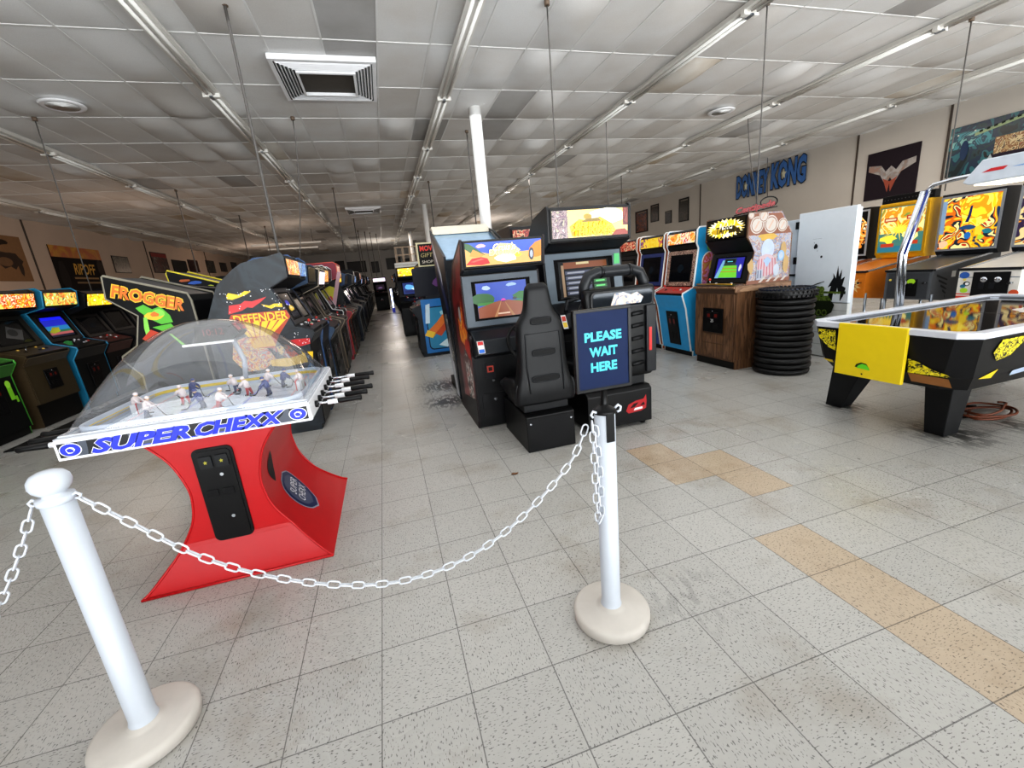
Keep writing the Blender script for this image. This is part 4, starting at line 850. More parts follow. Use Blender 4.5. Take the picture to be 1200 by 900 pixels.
# ------------------------------------------------------------------ stanchions, sign and chains
STW = c('#c2c8d0', .4, var=.03); STB = c('#c6c0b8', .5, var=.10)
def stanchion(x, y, lab, ball):
    t = thing('stanchion', lab, 'barrier post', (x, y, 0))
    MB().lathe([(.0005, .001), (.146, .001), (.153, .006), (.154, .036), (.149, .046), (.139, .051), (.065, .055), (.05, .06), (.045, .066), (.0005, .067)], STB, n=48).build('base', t)
    MB().lathe([(.0455, .06), (.041, .068), (.038, .085), (.038, .895)], STW, n=32).build('pole', t)
    if ball:
        MB().lathe([(.038, .885), (.043, .888), (.0445, .897), (.043, .906), (.028, .909), (.026, .916), (.034, .920), (.044, .932), (.048, .945), (.046, .962), (.036, .976), (.02, .983), (.0005, .985)], STW, n=32).build('ball_cap', t)
        for s_ in (-1, 1):
            MB().tube([(s_*.040, -.004, .898), (s_*.052, -.004, .906), (s_*.062, -.004, .898), (s_*.058, -.004, .888), (s_*.047, -.004, .889)], .0042, STW, 8).build('chain_hook', t)
    else:
        MB().lathe([(.04, .892), (.042, .895), (.042, .903), (.03, .912), (.016, .918), (.012, .93), (.011, .985), (.0005, .985)], BLK, n=28).build('black_cap', t)
        MB().box(-.015, .017, -.0425, -.037, .79, .90, BLK).build('front_clip', t, bevel=.002)
        MB().tube([(.040, 0, .90), (.056, 0, .912), (.066, 0, .903), (.064, 0, .889), (.052, 0, .886)], .0045, STW, 8).build('chain_hook', t)
        MB().tube([(-.036, -.012, .90), (-.052, -.012, .908), (-.060, -.012, .895), (-.052, -.012, .885)], .0045, STW, 8).build('chain_hook', t)
    return t
stanchion(-1.0, 1.46, 'white plastic barrier post with a ball top, nearest the camera', True)
stanchion(.70, 1.33, 'white plastic barrier post with a black cap carrying the blue sign', False)
t = thing('waiting_sign', 'blue framed sign reading please wait here on top of the barrier post', 'sign', (.70, 1.33, .985))
sw, shh = .216, .29
fr = FR((-sw/2, -.012, -.005), (1, 0, 0), (0, 0, 1), sw, shh)
m = MB()
for q in ((0, 0, 1, .035), (0, .965, 1, 1), (0, .035, .05, .965), (.95, .035, 1, .965)): m.obox(fr.p(q[0], q[1]), fr.ux*(q[2]-q[0])*sw, fr.uy*(q[3]-q[1])*shh, fr.n*-.018, BLK)
m.build('frame', t, bevel=.0015)
MB().obox(fr.p(.04, .03, -.012), fr.ux*sw*.92, fr.uy*shh*.94, fr.n*.008, c('#0b1c3e', .55, var=.15, spec=.15)).build('blue_panel', t)
CY = c('#3fd0e0', .5, em=.25)
for v, s_, w_ in ((.67, 'PLEASE', .138), (.485, 'WAIT', .104), (.30, 'HERE', .098)): text('lettering', t, s_, fr, .5, v, w_, .030, CY, bold=.045, lift=-.002)
LK = c('#c6cad0', .4, var=.02)
def linkmesh():
    L, W, r = .050, .027, .0031; pts = []
    for cx, a0 in ((L/2-W/2, -90), (-(L/2-W/2), 90)):
        for i in range(7): b_ = math.radians(a0+180*i/6); pts.append((cx+(W/2-r)*math.cos(b_), (W/2-r)*math.sin(b_), 0))
    return MB().tube(pts, r, LK, 7, closed=True)
_lk = linkmesh().build('chain_link'); link_me = _lk.data; bpy.data.objects.remove(_lk)
def chain(name, lab, path, pitch=.0405):
    t = thing(name, lab, 'chain', path[0]); o0 = Vector(path[0])
    pts = [Vector(p) for p in catmull(path, 24)]; acc = 0; out = [pts[0]]; 
    for a, b_ in zip(pts, pts[1:]):
        d = (b_-a).length
        while acc+d >= pitch:
            k = (pitch-acc)/d; a = a+(b_-a)*k; out.append(a.copy()); d = (b_-a).length; acc = 0
        acc += d
    for i, (a, b_) in enumerate(zip(out, out[1:])):
        tg = (b_-a).normalized(); up = Vector((0, 0, 1)); sd = tg.cross(up)
        if sd.length < .2: sd = Vector((.6, .8, 0)); sd = (sd-tg*sd.dot(tg))
        sd.normalize(); up = sd.cross(tg)
        ang = .35 + (PI/2 if i % 2 else 0); y = sd*math.cos(ang)+up*math.sin(ang); z = tg.cross(y)
        o = bpy.data.objects.new('chain_link', link_me); COL.objects.link(o); o.parent = t
        m = Matrix((tg, y, z)).transposed().to_4x4(); m.translation = (a+b_)/2-o0; o.matrix_local = m
    return t
yv = lambda x: 1.455-.07*(x+.94)
chain('barrier_chain', 'white plastic chain hanging in a curve between the two barrier posts', [(x, yv(x), z) for x, z in [(-.942, .888), (-.833, .772), (-.691, .625), (-.522, .508), (-.312, .415), (-.099, .373), (.125, .405), (.337, .512), (.561, .712), (.645, .885)]])
chain('dangling_chain', 'short doubled white chain hanging down beside the sign post', [(.640, 1.312, .875), (.640, 1.308, .70), (.641, 1.306, .55), (.648, 1.306, .472), (.660, 1.308, .475), (.664, 1.310, .56), (.663, 1.311, .70), (.652, 1.314, .875)])
chain('side_chain', 'white chain running from the ball topped post toward the left border', [(-1.058, 1.456, .885), (-1.10, 1.456, .80), (-1.155, 1.458, .705), (-1.205, 1.46, .628), (-1.29, 1.462, .50), (-1.38, 1.464, .34), (-1.46, 1.466, .16), (-1.50, 1.468, .02)])
t = thing('dead_leaf', 'small dry brown leaf scrap on the floor before the driving seat', 'leaf', (.705, 2.735, 0))
MB().add([(-.03, 0, .002), (-.01, .015, .008), (.012, .012, .003), (.032, .004, .007), (.014, -.012, .003), (-.008, -.016, .007), (0, 0, .011)], [(0, 1, 6), (1, 2, 6), (2, 3, 6), (3, 4, 6), (4, 5, 6), (5, 0, 6)], c('#6a4424', .7)).build('leaf', t)
# ------------------------------------------------------------------ driving games
def steering(parent, p, tilt, r=.165, name='steering_wheel'):
    p = Vector(p); ct, st_ = math.cos(tilt), math.sin(tilt)
    ux, uy = Vector((1, 0, 0)), Vector((0, ct, st_)); n = ux.cross(uy)*-1
    pts = [p+ux*r*math.cos(2*PI*i/28)+uy*r*math.sin(2*PI*i/28) for i in range(28)]
    m = MB().tube(pts, .014, BLK, 8, closed=True); w_ = m.build(name, parent)
    h = MB()
    for a in (.0, 2.2, 4.1): h.tube([p, p+ux*r*math.cos(a)+uy*r*math.sin(a)], .011, DKGREY, 6)
    h.cyl(p-uy.cross(ux)*.02, p+uy.cross(ux)*.02, .045, DKGREY, 16); h.cyl(p, p+Vector((0, .16, -.02)), .03, BLK, 10)
    h.build('wheel_hub', w_)
def art_flames(t, f):
    decal('side_art', t, f, neg([([(-.02, .1), (.6, .1), (.7, 1.2), (.42, 1.52), (-.06, 1.68), (.10, 1.4), (.1, 1.0), (-.02, .9)], art('maroon_art', ['#5a1216', '#7a1a1a', '#3c0c12'], 3, seed=2, hard=False)),
        ([(.05, .92), (.18, .96), (.24, 1.2), (.34, .98), (.5, 1.02), (.46, .80), (.2, .76)], art('flame_art', ['#f0a02a', '#e06a1e', '#c83a1a', '#f7c84a'], 8, seed=6)), (blob(.36, 1.05, .06, .10, 9, 4), c('#a9a4a0', .4)),
        ([(.02, .5), (.2, .72), (.3, .75), (.36, .66), (.3, .2), (.1, .15)], art('car_art', ['#8a2a1e', '#c8c4be', '#2a2426', '#5a1a16'], 9, seed=8)), ([(0, .66), (.02, .84), (.22, .84), (.28, .74), (.10, .68)], c('#b02418', .35)), ([(-.02, .08), (.62, .08), (.62, .2), (-.02, .3)], c('#121214', .4))]), .001, .0003)
def mq_road(o, f):
    decal('lit_art', o, f, [(R01, e('#3a5fd0', 1.2)), ([(0, 0), (1, 0), (1, .55), (.75, .5), (.5, .6), (.3, .5), (0, .75)], e('#e8b46a', 1.2)), ([(.0, .75), (.0, 1), (.06, .95), (.2, .6), (.26, .45), (.1, .5)], e('#4a7a4a', .9)), ([(.05, .45), (.1, .72), (.24, .46), (.2, .38), (.1, .4)], e('#f0a04a', 1.2)),
        ([(.0, .08), (.08, .34), (.2, .38), (.28, .30), (.31, .08), (.2, .03)], e('#d0282e', 1.1)), ([(.06, .2), (.2, .33), (.24, .28), (.1, .17)], e('#f06a5a', 1.1)), (blob(.2, .85, .07, .1, 9, 3), e('#f0c0d0', 1.1)),
        ([(.82, .25), (.84, .62), (.92, .86), (1, .95), (1, .25), (.93, .2)], e('#f0922a', 1.1)), (el(.865, .36, .035, .27, 14), e('#3a4256', .6)), (el(.865, .36, .022, .17, 12), e('#c8d0e0', .9)), (blob(.52, .3, .16, .28, 12, 5, .3), e('#fff6d8', 1.7)), (blob(.68, .36, .05, .12, 9, 4), e('#f4e03a', 1.3)), ([(.30, .52), (.45, .92), (.62, .86), (.72, .56), (.62, .46), (.36, .44)], e('#f3e8a0', 1.2))])
    text('logo_lettering', o, "Cruis'n", f, .50, .76, .20, .06, e('#fffbe8', 1.5), shear=.3, bold=.02, lift=.0165, outline=(e('#a88a2a', .5), .03), oname='logo_edge')
    text('logo_lettering', o, 'EXOTICA', f, .50, .54, .27, .05, e('#fff3b0', 1.5), shear=.1, bold=.02, lift=.0165, outline=(e('#8a6a1a', .4), .03), oname='logo_edge')
def scr_road(o, f):
    decal('game_picture', o, f, [(R01, e('#2a4fc0', .8)), (blob(.2, .85, .12, .07, 9, 2), e('#b8d0f0', .9)), (blob(.7, .9, .12, .06, 9, 3), e('#a0c0f0', .9)), (blob(.1, .55, .3, .22, 13, 5, .3), e('#2a6a2e', .6)), (blob(.95, .55, .3, .14, 13, 6, .3), e('#2f7a34', .6)), (rc(0, .36, 1, .44), e('#3a8a30', .6)),
        ([(0, 0), (1, 0), (1, .34), (.62, .46), (.42, .46), (0, .30)], e('#9a5230', .7)), ([(.30, 0), (.36, 0), (.47, .44), (.46, .44)], e('#c08a5a', .7)), ([(.66, 0), (.72, 0), (.54, .44), (.53, .44)], e('#b07a4a', .7)), (blob(.51, .47, .05, .055, 9, 3, .2), e('#d83ab0', .9)), (rc(.47, .42, .55, .45), e('#5a1a4a', .5)), (blob(.74, .49, .05, .04, 9, 4, .2), e('#3a3436', .4)), (rc(.38, .07, .62, .11), e('#e8c8b0', .8))], .001)
g = cabinet('driving game with a lit road scene on screen and flames on its maroon side', (1.05, 3.77, 0), 0, .76, sidemat=None, side='#1a0f12', front='#0e0e10', cp='#1c1e22', marquee=mq_road, screen=scr_road, bezel='#4a545e', kick='#0a0a0b', door=None, name='driving_game', left_art=art_flames, lod=1,
            st=dict(d=.9, kick=.08, body=(0, .70), cpf=(-.03, .86), cpb=(.12, .93), sct=(.16, 1.42), mb=(-.02, 1.46), mt=(-.06, 1.70), roof=[(-.04, 1.71), (.46, 1.54), (.83, 1.28), (.92, .72)]))
dash = MB().prism([(-.20, .74), (-.14, .86), (.02, .92), (.10, .93), (.06, .72), (-.02, .68)], -.36, .36, c('#1d2024', .35)).build('dashboard', g, bevel=.01)
df = FR((-.345, -.195, .752), (1, 0, 0), (0, .06, .12), .06, .115)
decal('view_buttons', dash, df, [(R01, c('#c8c4c0', .3)), (rc(.1, .68, .9, .95), c('#c8282a', .3)), (rc(.1, .37, .9, .63), c('#e8e8ea', .3)), (rc(.1, .05, .9, .32), c('#2a6ac8', .3))], .003)
steering(g, (.06, -.30, .83), 1.1)
for x in (-.22, ):
    MB().box(x-.045, x+.045, -.022, -.006, .48, .62, c('#1c1c20', .3)).build('coin_mechanism', g)
    decal('coin_light', g, FR((x-.03, -.022, .54), (1, 0, 0), (0, 0, 1), .06, .06), [(R01, e('#b8402e', .4)), (rc(.2, .2, .8, .8), c('#2a1416', .3))], .002)
    for z in (.48, .30): MB().cyl((x+.02, -.006, z-.02), (x+.02, -.03, z-.02), .012, CHROME, 10).build('lock', g)
    MB().box(x-.10, x+.12, -.02, -.006, .12, .34, c('#141416', .3)).build('cash_door', g)
def bucket(t, x, y, z0, z1, hw, tilt, mat, slots=True):
    """moulded racing seat seen from behind, local frame, back towards -y"""
    k = z1-z0
    lv = catmull([(0, hw*1.12, .075, 0), (.12, hw*1.10, .085, .0), (.30, hw*.92, .075, 0), (.55, hw*.86, .07, 0), (.68, hw*.80, .06, 0), (.78, hw*.55, .055, 0), (.88, hw*.46, .05, 0), (.96, hw*.40, .045, 0), (1.0, hw*.28, .02, 0)], 4)
    rings = [srect(x, y-tilt*s_*k, z0+s_*k, hx, hy, 3.6, 32) for s_, hx, hy, _ in lv]
    m = MB().loft(rings, mat); b_ = m.build('seat_back', t)
    yb = lambda s_: y-tilt*s_*k-.078
    for s_, w_ in ((.70, .085), (.44, .095), (.22, .115)):
        hyv = [q for q in lv if q[0] <= s_][-1][2]
        p = Vector((x, y-tilt*s_*k-hyv-.001, z0+s_*k))
        MB().tube([p+Vector((w_*math.copysign(abs(math.cos(a))**.5, math.cos(a)), 0, .024*math.copysign(abs(math.sin(a))**.5, math.sin(a)))) for a in [2*PI*i/20 for i in range(20)]], .006, c('#1a1c1f', .4), 6, closed=True).build('slot_rim', b_)
        MB().box(p.x-w_*.9, p.x+w_*.9, p.y-.002, p.y+.004, p.z-.018, p.z+.018, c('#050506', .6)).build('belt_slot', b_)
    # raised panel outline
    pts = []
    for (dx, s_) in ((-.62, .10), (-.66, .34), (-.62, .60), (.62, .60), (.66, .34), (.62, .10)):
        hyv = [q for q in lv if q[0] <= s_][-1][2]; pts.append((x+dx*hw, y-tilt*s_*k-hyv+.004, z0+s_*k))
    MB().tube(pts, .006, c('#15171a', .4), 6).build('moulded_ridge', b_)
    return b_
SEAT = c('#101113', .42)
px, py = .07, -.74
MB().prism([(py, .0), (py, .295), (py+.05, .31), (py+.66, .31), (py+.66, 0)], px-.205, px+.205, c('#060607', .4)).build('seat_pedestal', g, bevel=.006)
pf = FR((px-.205, py, 0), (1, 0, 0), (0, 0, 1), .41, .3)
pd = decal('pedestal_back_panel', g, pf, [(rc(.05, .07, .95, .93), c('#0c0c0e', .35))], .004)
for u, v in ((.08, .8), (.92, .8)): MB().cyl(pf.p(u, v, .003), pf.p(u, v, .009), .008, CHROME, 8).build('bolt', g)
MB().box(px-.19, px+.19, py+.08, py+.56, .31, .385, c('#17181a', .4)).build('seat_slider', g, bevel=.006)
bucket(g, px-.005, py+.10, .385, 1.315, .225, -.02, SEAT)
rings = [srect(px, py+.36, z, hx, .26, 4, 28) for z, hx in ((.385, .20), (.40, .225), (.47, .235), (.50, .22))]
MB().loft(rings, SEAT).build('seat_cushion', g)
for s_ in (-1, 1):
    MB().loft([srect(px+s_*.225, py+yy, .50, .03, .05, 3, 12) if False else [(px+s_*.225+.028*math.cos(a), py+yy, .47+hz*math.sin(a)) for a in [2*PI*i/12 for i in range(12)]] for yy, hz in ((.06, .09), (.2, .11), (.45, .07), (.55, .03))], SEAT).build('side_bolster', g)
# ---- tall truck racing game beside it
def mq_truck(o, f):
    decal('lit_art', o, f, [(R01, e('#f7d98a', 1.5)), (rc(0, 0, .2, 1), art('mq_truck_left', ['#e8dcd8', '#9a7a8a', '#c8b0b0', '#6a5a6a', '#f0e0c0'], 12, em=.9, seed=3)), (blob(.72, .72, .26, .35, 12, 3, .2), e('#fff4d0', 2.0)), ([(.25, .05), (.22, .4), (.35, .66), (.5, .55), (.62, .72), (.78, .45), (.85, .1)], art('mq_truck_mid', ['#f4d41a', '#f7e03a', '#e8b81a', '#d8981a'], 10, em=1.4, seed=5)),
        (rc(.93, .35, 1, 1), art('mq_truck_right', ['#7a2a2a', '#a84a3a', '#c88a6a'], 12, em=.7, seed=7)), ([(.78, 0), (.84, .2), (.96, .22), (1, .1), (1, 0)], e('#b84a3a', .9)), (blob(.46, .72, .06, .14, 10, 4), e('#c8a83a', 1.0)), ([(.38, .55), (.44, .66), (.6, .68), (.64, .56)], e('#a88a2a', .8))])
    text('logo_lettering', o, 'OFF ROAD', f, .50, .42, .34, .055, e('#ffe21a', 1.5), shear=.2, bold=.04, lift=.0165, outline=(e('#a86a10', .5), .03), oname='logo_edge')
    text('logo_lettering', o, 'THUNDER', f, .52, .18, .40, .065, e('#ffd81a', 1.5), shear=.2, bold=.04, lift=.0165, outline=(e('#8a4a10', .5), .03), oname='logo_edge')
def scr_scores(o, f):
    sh = [(R01, e('#15181c', .2)), (rc(.1, .8, .96, .97), e('#8a4a24', .6)), (rc(.35, .9, .6, .96), e('#d8c89a', .8)), (rc(.05, .03, .10, .9), e('#a88a6a', .4))]
    for i in range(5):
        v = .63-.14*i; sh += [(rc(.12, v, .62, v+.1), e('#4a5068', .5)), (rc(.66, v, .92, v+.1), e('#2a6a3a', .7)), (rc(.7, v+.03, .88, v+.07), e('#6ae07a', .9)), (rc(.16, v+.03, .5, v+.07), e('#a0a4b0', .7))]
    decal('game_picture', o, f, sh, .001)
g = cabinet('tall truck racing game with a yellow lit marquee, behind the blue sign', (2.0, 4.02, 0), 0, .88, side='#141416', front='#0e0e10', cp='#17181a', marquee=mq_truck, screen=scr_scores, bezel='#5a6670', kick='#0a0a0b', door=(.05, .3, .35, .9), name='driving_game', lod=1,
            st=dict(d=.95, kick=.08, body=(0, .74), cpf=(-.05, .90), cpb=(.06, 1.0), sct=(.14, 1.56), mb=(-.06, 1.64), mt=(-.07, 1.95), roof=[(-.04, 1.97), (.35, 1.9), (.8, 1.5), (.95, .8)]))
MB().prism([(-.26, .84), (-.18, .98), (.06, 1.06), (.12, 1.06), (.08, .82), (-.05, .76)], -.42, .42, c('#181a1d', .35)).build('dashboard', g, bevel=.015)
MB().tube([(-.36, -.20, 1.0), (-.3, -.1, 1.08), (-.1, -.06, 1.11), (.1, -.06, 1.11), (.3, -.1, 1.08), (.36, -.20, 1.0)], .02, c('#202226', .4), 8).build('dash_hood', g)
steering(g, (-.12, -.34, .93), 1.1, .18)
MB().box(.28, .34, -.005, -.0, 1.40, 1.50, e('#1fc05a', .7)).build('green_sticker', g)
decal('front_artwork', g, FR((-.44, -.004, .1), (1, 0, 0), (0, 0, 1), .88, .6), [(rc(.0, .1, .6, .7), art('rust_art', ['#3a1a10', '#7a3a1a', '#1a0e0a', '#a85a24'], 8, seed=9))], .014)
decal('card_holder', g, FR((-.43, -.275, .84), (1, 0, 0), (0, .07, .13), .05, .14), [(R01, PLW), (rc(.1, .55, .9, .9), c('#c8402e', .4)), (rc(.1, .1, .9, .45), c('#e8c83a', .4))], .02)
qx, qy = -.19, -.88   # pedestal centre x and its rear face
MB().prism([(qy, .03), (qy, .33), (qy+.04, .36), (qy+.75, .36), (qy+.75, .03)], qx-.31, qx+.31, c('#060607', .4)).build('seat_pedestal', g, bevel=.008)
pf = FR((qx-.31, qy, .03), (1, 0, 0), (0, 0, 1), .62, .31)
lg = decal('red_emblem', g, pf, [([(.58, .40), (.62, .58), (.74, .66), (.86, .68), (.90, .80), (.91, .60), (.90, .40), (.82, .34), (.62, .32)], c('#a81c22', .3)), ([(.64, .46), (.70, .58), (.78, .60), (.72, .48)], c('#1a0c0c', .3)), ([(.70, .38), (.84, .40), (.84, .46), (.72, .45)], PLW), ([(.80, .5), (.86, .6), (.88, .5)], c('#1a0c0c', .3))], .004)
for s_ in (-1, 1): MB().cyl((qx+s_*.25, qy+.06, .0), (qx+s_*.25, qy+.06, .04), .025, BLK, 10).build('caster', g)
MB().box(qx-.29, qx+.29, qy+.08, qy+.7, .36, .44, c('#1a1b1d', .45)).build('seat_slider', g, bevel=.006)
sb_ = MB()
lv = catmull([(.44, .30, .06), (.50, .325, .075), (.75, .325, .07), (1.0, .315, .06), (1.14, .33, .055), (1.20, .32, .045), (1.215, .30, .02)], 4)
sb_.loft([srect(qx+.06, qy+.12-.03*(z-.44), z, hx, hy, 6, 36) for z, hx, hy in lv], c('#0b0c0d', .42)); b_ = sb_.build('seat_back', g)
yb = qy+.12-.085
for i, x in enumerate((-.24, -.20, -.16, -.02, .02)): MB().tube([(qx+.06+x, yb-.004, .50), (qx+.06+x, yb-.008, .8), (qx+.06+x, yb+.0, 1.0)], .012, c('#121315', .4), 8).build('back_rib', b_)
for z in (.55, .66, .77, .88, .98): MB().tube([(qx+.06+.08, yb+.002, z), (qx+.06+.19, yb+.002, z+.01)], .018, c('#101113', .4), 8).build('back_pad', b_)
MB().box(qx+.06+.215, qx+.06+.31, yb-.02, yb+.03, .47, 1.05, c('#1c1d20', .4)).build('side_strip', b_, bevel=.01)
MB().box(qx+.06+.235, qx+.06+.26, yb-.026, yb-.02, .66, .86, c('#c02420', .4)).build('red_tag', b_)
MB().box(qx+.06-.14, qx+.06-.125, yb-.012, yb, .72, .735, c('#c85a2a', .4)).build('orange_tag', b_)
wf_ = FR((qx+.06-.29, yb+.005, 1.045), (1, 0, 0), (0, -.03, 1), .58, .15)
MB().gprism([wf_.p(u, v, .0) for u, v in rrect(0, 0, 1, 1, .04, 5, 1/.58, 1/.15)], wf_.n*.012, c('#101113', .35)).build('window_frame', b_)
MB().gprism([wf_.p(u, v, .012) for u, v in rrect(.03, .1, .97, .9, .03, 5, 1/.58, 1/.15)], wf_.n*.004, c('#1a2026', .05, .3)).build('rear_window', b_)
decal('window_print', b_, wf_, [([(.3, .2), (.36, .82), (.5, .86), (.62, .7), (.72, .8), (.82, .5), (.78, .2)], art('window_print', ['#e8e4e0', '#c8d4e4', '#e8d0c0', '#8a98b0'], 10, em=.25, seed=2))], .019)  # pale glowing shape painted as the reflection in the rear window
MB().tube([(qx-.22, qy+.16, 1.14), (qx-.22, qy+.16, 1.24), (qx-.18, qy+.16, 1.32), (qx-.10, qy+.16, 1.345), (qx+.22, qy+.16, 1.345), (qx+.30, qy+.16, 1.32), (qx+.34, qy+.16, 1.24), (qx+.34, qy+.16, 1.14)], .045, c('#232528', .38), 12).build('roll_bar', g)
for x in (-.06, .20): MB().tube([(qx+x-.012, qy+.16, 1.345), (qx+x+.012, qy+.16, 1.345)], .05, c('#17181a', .4), 12).build('bar_clamp', g)
MB().loft([srect(qx+.02, qy+.42, z, hx, .27, 4, 28) for z, hx in ((.44, .27), (.47, .30), (.54, .30), (.56, .28))], SEAT).build('seat_cushion', g)
# ---- sit-down cabinet behind, seen over the first driving game
t = thing('sit_down_cabinet', 'silver blue hooded sit-down game cabinet with striped side, behind the flame sided driving game', 'arcade game', (1.05, 4.8, 0), group=None)
sp = [(-.03, .03), (-.05, 1.2), (-.03, 1.63), (.93, 2.0), (.86, 1.69), (.78, 1.30), (.60, .96), (.40, .5), (.22, .03)]
for s_ in (-1, 1):
    x0, x1 = (-.38, -.355) if s_ < 0 else (.355, .38); MB().prism(sp, x0, x1, c('#10161f', .35)).build('side_panel', t)
MB().prism(inset(sp, .03), -.355, .355, c('#1b1d22', .4)).build('body', t)
hood = FR((-.355, -.03, 1.60), (1, 0, 0), (0, .95, .375), .71, 1.0)
MB().obox(hood.p(0, 0, -.01), hood.ux*.71, hood.uy*1.0, hood.n*.014, c('#8fb0cc', .15, .5)).build('sloping_hood', t)
MB().prism([(.78, 1.93), (.80, 1.99), (.90, 2.04), (.98, 2.03), (.96, 1.98)], -.36, .36, c('#d9d2c0', .4)).build('top_light_band', t, bevel=.01)
MB().tube([(.36, .96, 2.0), (.37, .6, 1.92), (.38, .2, 1.74)], .012, DKGREY, 6).build('hood_edge', t)
decal('side_stripes', t, FR((-.38, 0, 0), (0, -1, 0), (0, 0, 1)), neg([([(.0, .05), (.2, .05), (.42, .62), (.30, .75), (.12, .4)], c('#b9bcc2', .35)), ([(.02, .5), (.3, 1.0), (.5, .98), (.2, .45)], art('stripe_art', ['#22242c', '#8a8a90', '#3a3420', '#c8c4b8'], 9, seed=4)), ([(.05, 1.1), (.8, 1.9), (.9, 1.98), (.82, 1.7), (.1, .95)], c('#1a2c5a', .35)), ([(.3, 1.45), (.78, 1.86), (.74, 1.74), (.3, 1.32)], c('#cfd4dc', .35))]), .001, .0004)
MB().box(-.34, .34, .2, .95, 0, .12, BLK).build('base', t, bevel=.01)
MB().box(-.2, .2, -.05, -.03, 1.38, 1.56, c('#c9ccd0', .2, .3)).build('reflection_plate', t)  # pale plate standing in for a whitish reflection on the cabinet
# ---- cabinets along the other side of the aisle
RX = .62
def art_blue(t, f):
    decal('side_art', t, f, [(rc(.02, 1.12, .74, 1.60), c('#10131f', .4)), (blob(.5, 1.36, .16, .1, 9, 3), c('#5a2a6a', .4)), (rc(.1, .06, .72, 1.06), c('#1f74b8', .35)), (rrect(.16, .12, .62, .92, .08), c('#0e1c30', .4)), (rrect(.18, .14, .60, .90, .07), c('#2f8ab0', .4)),
        ([(.10, .42), (.26, .36), (.60, .72), (.62, .92), (.34, .62)], c('#e07a2e', .4)), ([(.10, .40), (.24, .34), (.30, .44), (.16, .50)], c('#f0c83a', .4)), ([(.3, .42), (.4, .36), (.62, .6), (.62, .72)], c('#c8502a', .4)), ([(.14, .62), (.22, .62), (.26, .98), (.18, .96)], c('#cfe4ee', .4)), ([(.34, .2), (.5, .14), (.6, .3), (.5, .3)], c('#d8ecf0', .4)), (blob(.48, .80, .08, .05, 9, 5), c('#a8d8e4', .4))], .001, .0004)
cabinet('blue arcade cabinet with an orange rocket design, across the aisle behind the driving games', (.52, 8.45, 0), AISLE_R, .68, 'std', '#1d2026', None, marquee=MQ['blue'], right_art=art_blue, st=dict(d=.78, mb=(.1, 1.42), mt=(.06, 1.60), roof=[(.08, 1.64), (.78, 1.64)], sct=(.3, 1.36)))
t = thing('neon_edged_sign', 'small black sign with red lettering in a cream frame, standing on the blue cabinet', 'sign', (.86, 8.22, 1.64))
fr = FR((-.175, -.02, 0.0), (1, 0, 0), (0, 0, 1), .35, .42)
m = MB()
for q in ((0, 0, 1, .06), (0, .94, 1, 1), (0, .06, .08, .94), (.92, .06, 1, .94)): m.obox(fr.p(q[0], q[1]), fr.ux*(q[2]-q[0])*.35, fr.uy*(q[3]-q[1])*.42, fr.n*-.03, c('#d8cfa8', .4))
m.build('frame', t)
MB().obox(fr.p(.08, .06, -.012), fr.ux*.294, fr.uy*.37, fr.n*-.01, c('#14100e', .4)).build('board', t)
text('lettering', t, 'MOV', fr, .5, .76, .22, .085, e('#d8382a', .7), bold=.03, lift=-.006); text('lettering', t, 'GIFT', fr, .5, .48, .22, .07, c('#b8a86a', .4), lift=-.006, shear=.2); text('lettering', t, 'SHOP', fr, .5, .2, .2, .05, c('#e0d8c8', .4), lift=-.006)
cabinet('dark arcade cabinet just past the blue one, across the aisle', (.64, 9.2, 0), AISLE_R, .68, 'std', '#14161b', None, marquee=MQ['dim'], lod=1); cabinet('dark arcade cabinet second past the blue one, across the aisle', (.66, 9.94, 0), AISLE_R, .68, 'std', '#17181c', None, marquee=MQ['off'], lod=1)
g = cabinet('arcade cabinet facing the shop front with a bright blue screen and yellow marquee', (.72, 11.6, 0), 0, .66, 'std', '#101013', None, marquee=MQ['gold'], screen=SCR['blue'], st=dict(sct=(.3, 1.45), mb=(.05, 1.52), mt=(.02, 1.76)))
t = thing('white_carton', 'long white carton lying on the cabinet with the blue screen', 'box', (.72, 11.95, 1.765)); MB().box(-.33, .33, -.2, .2, 0, .12, c('#e4e2dc', .5)).build('carton', t); MB().box(-.33, .33, -.203, -.2, .05, .07, c('#b8b4aa', .5)).build('flap_line', t)
t = thing('window_sash', 'old pale wooden frame with bars propped on the white carton', 'frame', (.74, 12.0, 1.885))
m = MB()
for x in (-.30, -.27, -.12, -.09, .06, .09, .24, .29): m.box(x, x+.022, -.02, .02, 0, .40, c('#a8927c', .6))
for z in (0, .19, .385): m.box(-.30, .31, -.016, .016, z, z+.022, c('#b49c84', .6))
m.build('sash', t)
yy = 12.9; i = 0
while yy < 33:
    i += 1
    cabinet('dark arcade cabinet in the distant stretch across the aisle', (.66+.06*math.sin(i*1.7), yy, 0), AISLE_R, .67, ['std', 'tall', 'slope', 'round'][i % 4], ['#141519', '#1b222c', '#261a1a', '#202328'][i % 4], None, marquee=MQ[['off', 'fire', 'dim', 'blue', 'off'][i % 5]], group='distant cabinets across the aisle', lod=2 if i > 4 else 1)
    yy += .76
cabinet('arcade cabinet with a bright white marquee at the far end of the aisle', (-.12, 24.6, 0), 0, .7, 'std', '#111216', None, marquee=MQ['white'], screen=[(R01, e('#4a3a4a', .3)), (blob(.5, .4, .3, .2, 9, 3), e('#8a6a9a', .6))])
cabinet('arcade cabinet with a small orange marquee beside the vertical light at the aisle end', (.62, 23.2, 0), AISLE_R, .7, 'std', '#111216', None, marquee=MQ['fire'], lod=1) if False else None
t = thing('vertical_light_tube', 'upright white blue light tube at the far end of the aisle', 'lamp', (.36, 22.0, 0))
